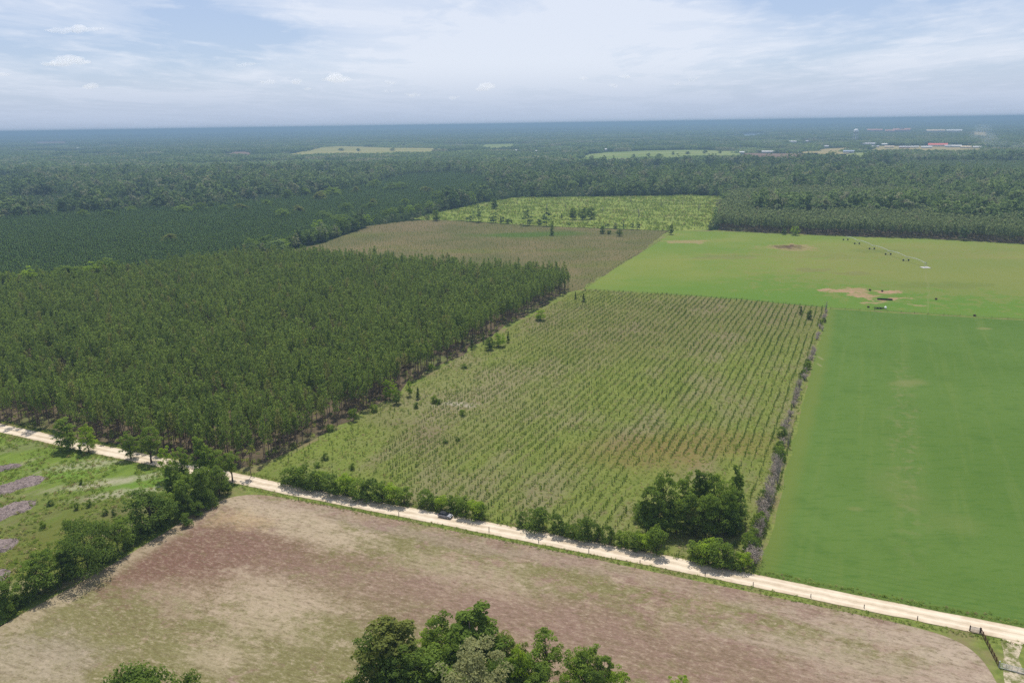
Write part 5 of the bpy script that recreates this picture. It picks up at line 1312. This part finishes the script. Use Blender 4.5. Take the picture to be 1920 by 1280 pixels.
# ------------------------------------------------------------------ far town
PAL = dict(white=(.52, .52, .50), cream=(.48, .42, .31), pinkish=(.40, .24, .19), red=(.48, .075, .055), grey=(.38, .38, .40), tan=(.50, .40, .27), brick=(.40, .17, .12), blue=(.22, .27, .36))
PM = {k: flat_mat('painted_' + k, v, .6, .2, var=.08, scale=.3) for k, v in PAL.items()}
m_win = flat_mat('dark_window_glass', (.04, .05, .06), .1, .5)
for (x, y, wpx, h, dp, wc, rc, lab) in TOWN_PX:
    g = G(x, y); D = np.linalg.norm(g); w_ = wpx * D / FPX; f = g / D; b = bpy.data.objects.new('house' if w_ < 32 else 'long_building', None); COL.objects.link(b)
    b.location = (g[0], g[1], 0); b.rotation_euler.z = math.atan2(f[1], f[0]) - math.pi / 2; tag(b, lab, 'house' if w_ < 32 else 'building')
    obj('wall', MB().box((0, dp / 2, h * .5), (w_, dp, h)).mesh('town_wall', PM[wc]), b)
    e = .8; V = [[-w_ / 2 - e, -e, h], [w_ / 2 + e, -e, h], [w_ / 2 + e, dp + e, h], [-w_ / 2 - e, dp + e, h], [-w_ / 2 - e, dp / 2, h + dp * .26], [w_ / 2 + e, dp / 2, h + dp * .26]]
    ro = obj('roof', MB().add(V, [[0, 3, 2, 1], [0, 1, 5, 4], [2, 3, 4, 5]], [[0, 4, 3], [1, 2, 5]]).mesh('town_roof', PM[rc]), b)
    for q in range(max(2, int(w_ / 8))):
        nq = max(2, int(w_ / 8)); xx = -w_ / 2 + w_ * (q + .5) / nq
        obj('window' if q != nq // 2 else 'door', MB().box((xx, -.06, h * .5 if q != nq // 2 else 1.1), (1.6, .1, 1.4 if q != nq // 2 else 2.2)).mesh('town_window', m_win), b)
    if 'white block' in lab: obj('roof_block', MB().box((0, dp / 2, h + dp * .26 + 2), (w_ * .25, dp * .3, 10)).mesh('town_block', PM['white']), b)
# water tower
g = G(1603.5, 264); D = np.linalg.norm(g); s = D / FPX; Ht = 19.5 * s
wt = bpy.data.objects.new('water_tower', None); COL.objects.link(wt); wt.location = (g[0], g[1], 0); tag(wt, 'white water tower with a round tank on legs above the far woods', 'water tower')
m_tower = flat_mat('tower_white_paint', (.78, .78, .76), .5, .3, var=.06, scale=.2); rt = 3.9 * s; zt = Ht - rt * 1.2
obj('tank', MB().lathe([(.1, zt - rt * .75), (rt * .6, zt - rt * .6), (rt * .97, zt - rt * .2), (rt, zt), (rt, zt + rt * .35), (rt * .8, zt + rt * .8), (rt * .4, zt + rt * 1.08), (.1, zt + rt * 1.15)], 24).mesh('tower_tank', m_tower, True), wt)
obj('balcony', MB().lathe([(rt, zt - .6), (rt * 1.16, zt - .6), (rt * 1.16, zt + .5), (rt * 1.08, zt + .5), (rt * 1.08, zt), (rt, zt)], 24).mesh('tower_balcony', m_tower), wt)
for i in range(6):
    a = i * math.pi / 3 + .3; obj('leg', MB().tube([[math.cos(a) * rt * 1.15, math.sin(a) * rt * 1.15, 0], [math.cos(a) * rt * .9, math.sin(a) * rt * .9, zt]], .9, 8).mesh('tower_leg', m_tower), wt)
obj('riser_pipe', MB().tube([[0, 0, 0], [0, 0, zt - rt * .7]], 1.3, 10).mesh('tower_riser', m_tower), wt)
for z in (.35, .68):
    obj('brace_ring', MB().tube([[math.cos(i * math.pi / 3 + .3) * rt * (1.15 - .25 * z), math.sin(i * math.pi / 3 + .3) * rt * (1.15 - .25 * z), zt * z] for i in range(7)], .4, 5).mesh('tower_ring', m_tower), wt)
# mast left of the tower
for x, y, t, lab in [(1543, 277, 254, 'thin steel mast standing in the woods left of the water tower')]:
    h, g = height_for(x, y, t); o = bpy.data.objects.new('radio_mast', None); COL.objects.link(o); o.location = (g[0], g[1], 0); tag(o, lab, 'mast')
    obj('pole', MB().tube([[0, 0, 0], [0, 0, h]], [.9, .5], 6).mesh('mast_pole', m_galv), o); obj('antenna', MB().box((0, 0, h * .93), (3, 3, 2.5)).mesh('mast_antenna', m_galv), o)

# ------------------------------------------------------------------ drifting smoke on the right
m_smoke, nb = new_mat('thin_smoke'); v = nb.new('ShaderNodeVolumePrincipled'); v.inputs['Color'].default_value = (.93, .95, 1, 1); v.inputs['Density'].default_value = SMOKE_DENS
oo = nb.new('ShaderNodeOutputMaterial'); nb.l.new(v.outputs[0], oo.inputs['Volume'])
def blob_mesh(name, balls, mat, vox, dis=0.0, seed=0):
    """one closed lumpy skin round overlapping balls"""
    V, F, off = [], [], 0
    import bmesh
    for (c, rad) in balls:
        bm = bmesh.new(); bmesh.ops.create_icosphere(bm, subdivisions=2, radius=1.0)
        v = np.array([x.co[:] for x in bm.verts]); f = np.array([[q.index for q in fc.verts] for fc in bm.faces]); bm.free()
        V.append(v * np.array(rad) + np.array(c)); F.append(f + off); off += len(v)
    me = np_mesh(name + '_src', np.concatenate(V), [np.concatenate(F)], mat); o = bpy.data.objects.new(name, me)
    COL.objects.link(o)
    md = o.modifiers.new('skin', 'REMESH'); md.mode = 'VOXEL'; md.voxel_size = vox; md.use_smooth_shade = True
    sm = o.modifiers.new('soften', 'SMOOTH'); sm.factor = .5; sm.iterations = 12
    return o
r = np.random.default_rng(77)
for nm, L, lab in [('smoke', [(1905, 277, 12), (1888, 274, 18), (1870, 268, 20), (1850, 258, 22), (1835, 248, 20), (1918, 272, 16)], 'thin bluish smoke drifting up from the woods at the right edge'), ('smoke', [(1377, 254, 5), (1378, 249, 6), (1376, 243, 6)], 'faint wisp of smoke in the far woods')]:
    g0 = G(L[0][0], L[0][1] + 3); D = np.linalg.norm(g0); balls = []
    for x, y, rp in L:
        u = G(x, L[0][1] + 3) ; s = D / FPX; zz_ = max(3, (L[0][1] + 3 - y) * s * 1.0); zz_ = min(zz_, 112)
        for k in range(4): balls.append(((u[0] - g0[0] + r.normal(0, rp * s * .5), u[1] - g0[1] + r.normal(0, 20), zz_ * r.uniform(.7, 1.05)), (rp * s * r.uniform(.4, .8), rp * s * .5, min(zz_ * .5 + 4, rp * s * .35))))
    balls = [((c[0], c[1], min(c[2], 124 - q[2])), q) for c, q in balls]
    o = blob_mesh(nm, balls, m_smoke, 4.0); o.location = (g0[0], g0[1], 0); tag(o, lab, 'smoke', kind='stuff')

# ------------------------------------------------------------------ small cumulus clouds
m_cloud, nb = new_mat('cloud_vapour'); v = nb.new('ShaderNodeVolumePrincipled'); v.inputs['Color'].default_value = (.99, .99, .995, 1); v.inputs['Density'].default_value = CLOUD_DENS
v.inputs['Anisotropy'].default_value = .3
oo = nb.new('ShaderNodeOutputMaterial'); nb.l.new(v.outputs[0], oo.inputs['Volume'])
for i, (x, y, w_, h_, lab) in enumerate([
    (215, 72, 110, 14, 'long thin pale streak of cloud, highest on the left'), (200, 125, 76, 18, 'largest puffy cloud on the left of the sky'), (233, 167, 28, 12, 'small bright puff low in the left sky'), (80, 146, 30, 8, 'faint flat puff near the left edge of the sky'),
    (165, 130, 34, 10, 'ragged wisp joined to the left of the largest left cloud'), (541, 160, 30, 10, 'small soft puff left of the sky centre'), (591, 159, 16, 10, 'tiny round puff between two soft puffs left of centre'), (609, 172, 15, 6, 'tiny puff just below the round one left of centre'),
    (662, 154, 50, 16, 'brightest small cumulus near the sky centre'), (752, 161, 28, 8, 'upper of two small flat puffs right of the brightest cumulus'), (750, 176, 24, 6, 'lower of two small flat puffs right of the brightest cumulus'), (795, 181, 36, 8, 'ragged low wisp below the sky centre'),
    (864, 186, 22, 7, 'small low puff right of the ragged wisp'), (920, 168, 32, 14, 'cumulus with a grey base at the sky centre'), (1092, 154, 18, 7, 'tiny faint puff right of the sky centre'), (1162, 150, 24, 9, 'upper faint puff of a pair right of centre'), (1144, 166, 18, 7, 'lower faint puff of a pair right of centre'),
    (1283, 155, 20, 7, 'faint flat puff in the right half of the sky'), (1258, 163, 20, 5, 'thin faint wisp beside the flat puff in the right sky'), (505, 130, 50, 8, 'thin pale wisp between the left clouds and the centre')]):
    el = (232 - (x - 960) * .0156 - y) / FPX; D = 20000.0; zc = H_CAM + D * el; xc = (x - 960) / FPX * D * 1.02; yc = D
    s = D / FPX * 1.03; balls = []; r = np.random.default_rng(1000 + i)
    n = 9 + int(w_ / 6)
    for k in range(n):
        t = r.uniform(-1, 1); env = (1 - abs(t) ** 1.6); rr = h_ * s * r.uniform(.30, .50) * (.40 + .60 * env)
        balls.append(((t * w_ * s * .46, r.normal(0, h_ * s * .3), (r.uniform(-.3, .3) * env + .12 * math.sin(t * 3 + i)) * h_ * s), (rr * 1.9, rr * 1.3, rr * .75)))
    o = blob_mesh('cloud', balls, m_cloud, max(9.0, h_ * s * .05)); o.location = (xc, yc, zc); tag(o, lab, 'cloud', 'small clouds low in the sky')

# ------------------------------------------------------------------ sky, sun, haze
SUN_EL, SUN_AZ = R(65), R(2)        # azimuth clockwise from straight ahead
w = bpy.data.worlds.new('World'); sc.world = w; w.use_nodes = True
nt = w.node_tree; nt.nodes.clear(); nb = NB(nt)
sky = nb.new('ShaderNodeTexSky'); sky.sky_type = 'NISHITA'; sky.sun_disc = False
sky.sun_elevation, sky.sun_rotation = SUN_EL, SUN_AZ
sky.altitude = 0; sky.air_density = 1.0; sky.dust_density = 0.2; sky.ozone_density = 3.0
dirv = nb.new('ShaderNodeTexCoord').outputs['Generated']
sx = nb.new('ShaderNodeSeparateXYZ'); nb.l.new(dirv, sx.inputs[0])
X, Y, Z = sx.outputs
zz = nb.math('MAXIMUM', Z, .0)
plane_v = nb.new('ShaderNodeCombineXYZ')
den = nb.math('ADD', zz, .055)
nb.put(plane_v.inputs[0], nb.math('DIVIDE', X, den)); nb.put(plane_v.inputs[1], nb.math('DIVIDE', Y, den))
pv = plane_v.outputs[0]
cir = nb.noise(nb.mapping(pv, R(12), (.55, .30, 1)), 1.25, 8, .62, .5)
cir2 = nb.noise(nb.mapping(pv, R(-8), (.9, .5, 1), (3, 7, 0)), 3.4, 7, .6, .3)
dv = nb.new('ShaderNodeCombineXYZ'); yy = nb.math('MAXIMUM', Y, .02)
nb.put(dv.inputs[0], nb.math('DIVIDE', X, yy)); nb.put(dv.inputs[1], nb.math('DIVIDE', Z, yy))
wv = nb.vmath('ADD', dv.outputs[0], nb.vmath('MULTIPLY', nb.vmath('SUBTRACT', nb.noise(nb.vmath('MULTIPLY', dv.outputs[0], (1, 2.6, 0)), 5, 6, .6, out=1), (.5, .5, .5)), (.16, .06, 0)))
amt = nb.mapr(cir, .38, .66, .10, .85)
amt = nb.math('ADD', amt, nb.mapr(cir2, .46, .72, -.08, .34))
def ae(px, py): return ((px - 960) / FPX, (232 - py) / FPX)
for (px, py), rx, ry, k in (((860, 85), .25, .065, .45), ((620, 20), .12, .03, .4), ((1050, 110), .18, .05, .35), ((1150, 45), .14, .025, .25), ((1350, 70), .16, .02, .25), ((430, 45), .12, .05, -.30), ((470, 75), .07, .03, -.45), ((1650, 20), .35, .035, -.3), ((120, 60), .2, .05, -.15), ((1230, 8), .12, .012, -.2)):
    amt = nb.math('ADD', amt, nb.math('MULTIPLY', nb.blob(wv, ae(px, py), rx, ry, 0, .7), k))
# veil of thin haze towards the horizon
amt = nb.math('ADD', amt, nb.mapr(Z, .10, .0, 0, .35), clamp=True)
skyc = nb.mix(.55, sky.outputs[0], (5.6, 6.6, 9.4, 1))
cloudc = (8.9, 9.35, 10.3, 1)
c = nb.mix(nb.math('MULTIPLY', amt, .74), skyc, cloudc)
c = nb.mix(nb.mapr(Z, .075, .0, 0, .80), c, (4.6, 5.65, 7.6, 1))
bg = nb.new('ShaderNodeBackground'); nb.put(bg.inputs[0], c); bg.inputs[1].default_value = .080
ow = nb.new('ShaderNodeOutputWorld'); nb.l.new(bg.outputs[0], ow.inputs[0])

sd = bpy.data.lights.new('sun', 'SUN'); sd.energy = 4.8; sd.angle = R(.55); sd.color = (1, .955, .89)
so = bpy.data.objects.new('sun', sd); COL.objects.link(so)
dirn = Vector((math.sin(SUN_AZ) * math.cos(SUN_EL), math.cos(SUN_AZ) * math.cos(SUN_EL), math.sin(SUN_EL)))
so.rotation_euler = dirn.to_track_quat('Z', 'Y').to_euler(); so.location = (0, 0, 400)

hm, nb = new_mat('haze')
pvn = nb.new('ShaderNodeVolumePrincipled'); pvn.inputs['Color'].default_value = HAZE_COL
pvn.inputs['Density'].default_value = HAZE_DENS; pvn.inputs['Anisotropy'].default_value = .2
oo = nb.new('ShaderNodeOutputMaterial'); nb.l.new(pvn.outputs[0], oo.inputs['Volume'])
hb = MB().box((0, 28700, 64.5), (121000, 63000, 131)).mesh('haze', hm)
ho = obj('haze', hb); ho['kind'] = 'stuff'

sc.view_settings.view_transform = 'Standard'; sc.view_settings.look = 'None'; sc.view_settings.gamma = 1.0
sc.view_settings.exposure = EXPOSURE
sc.view_settings.use_curve_mapping = False
cy = sc.cycles
cy.max_bounces = 9; cy.diffuse_bounces = 3; cy.glossy_bounces = 2; cy.transmission_bounces = 3; cy.transparent_max_bounces = 8; cy.volume_bounces = 8
cy.caustics_reflective = cy.caustics_refractive = False
cy.use_denoising = False
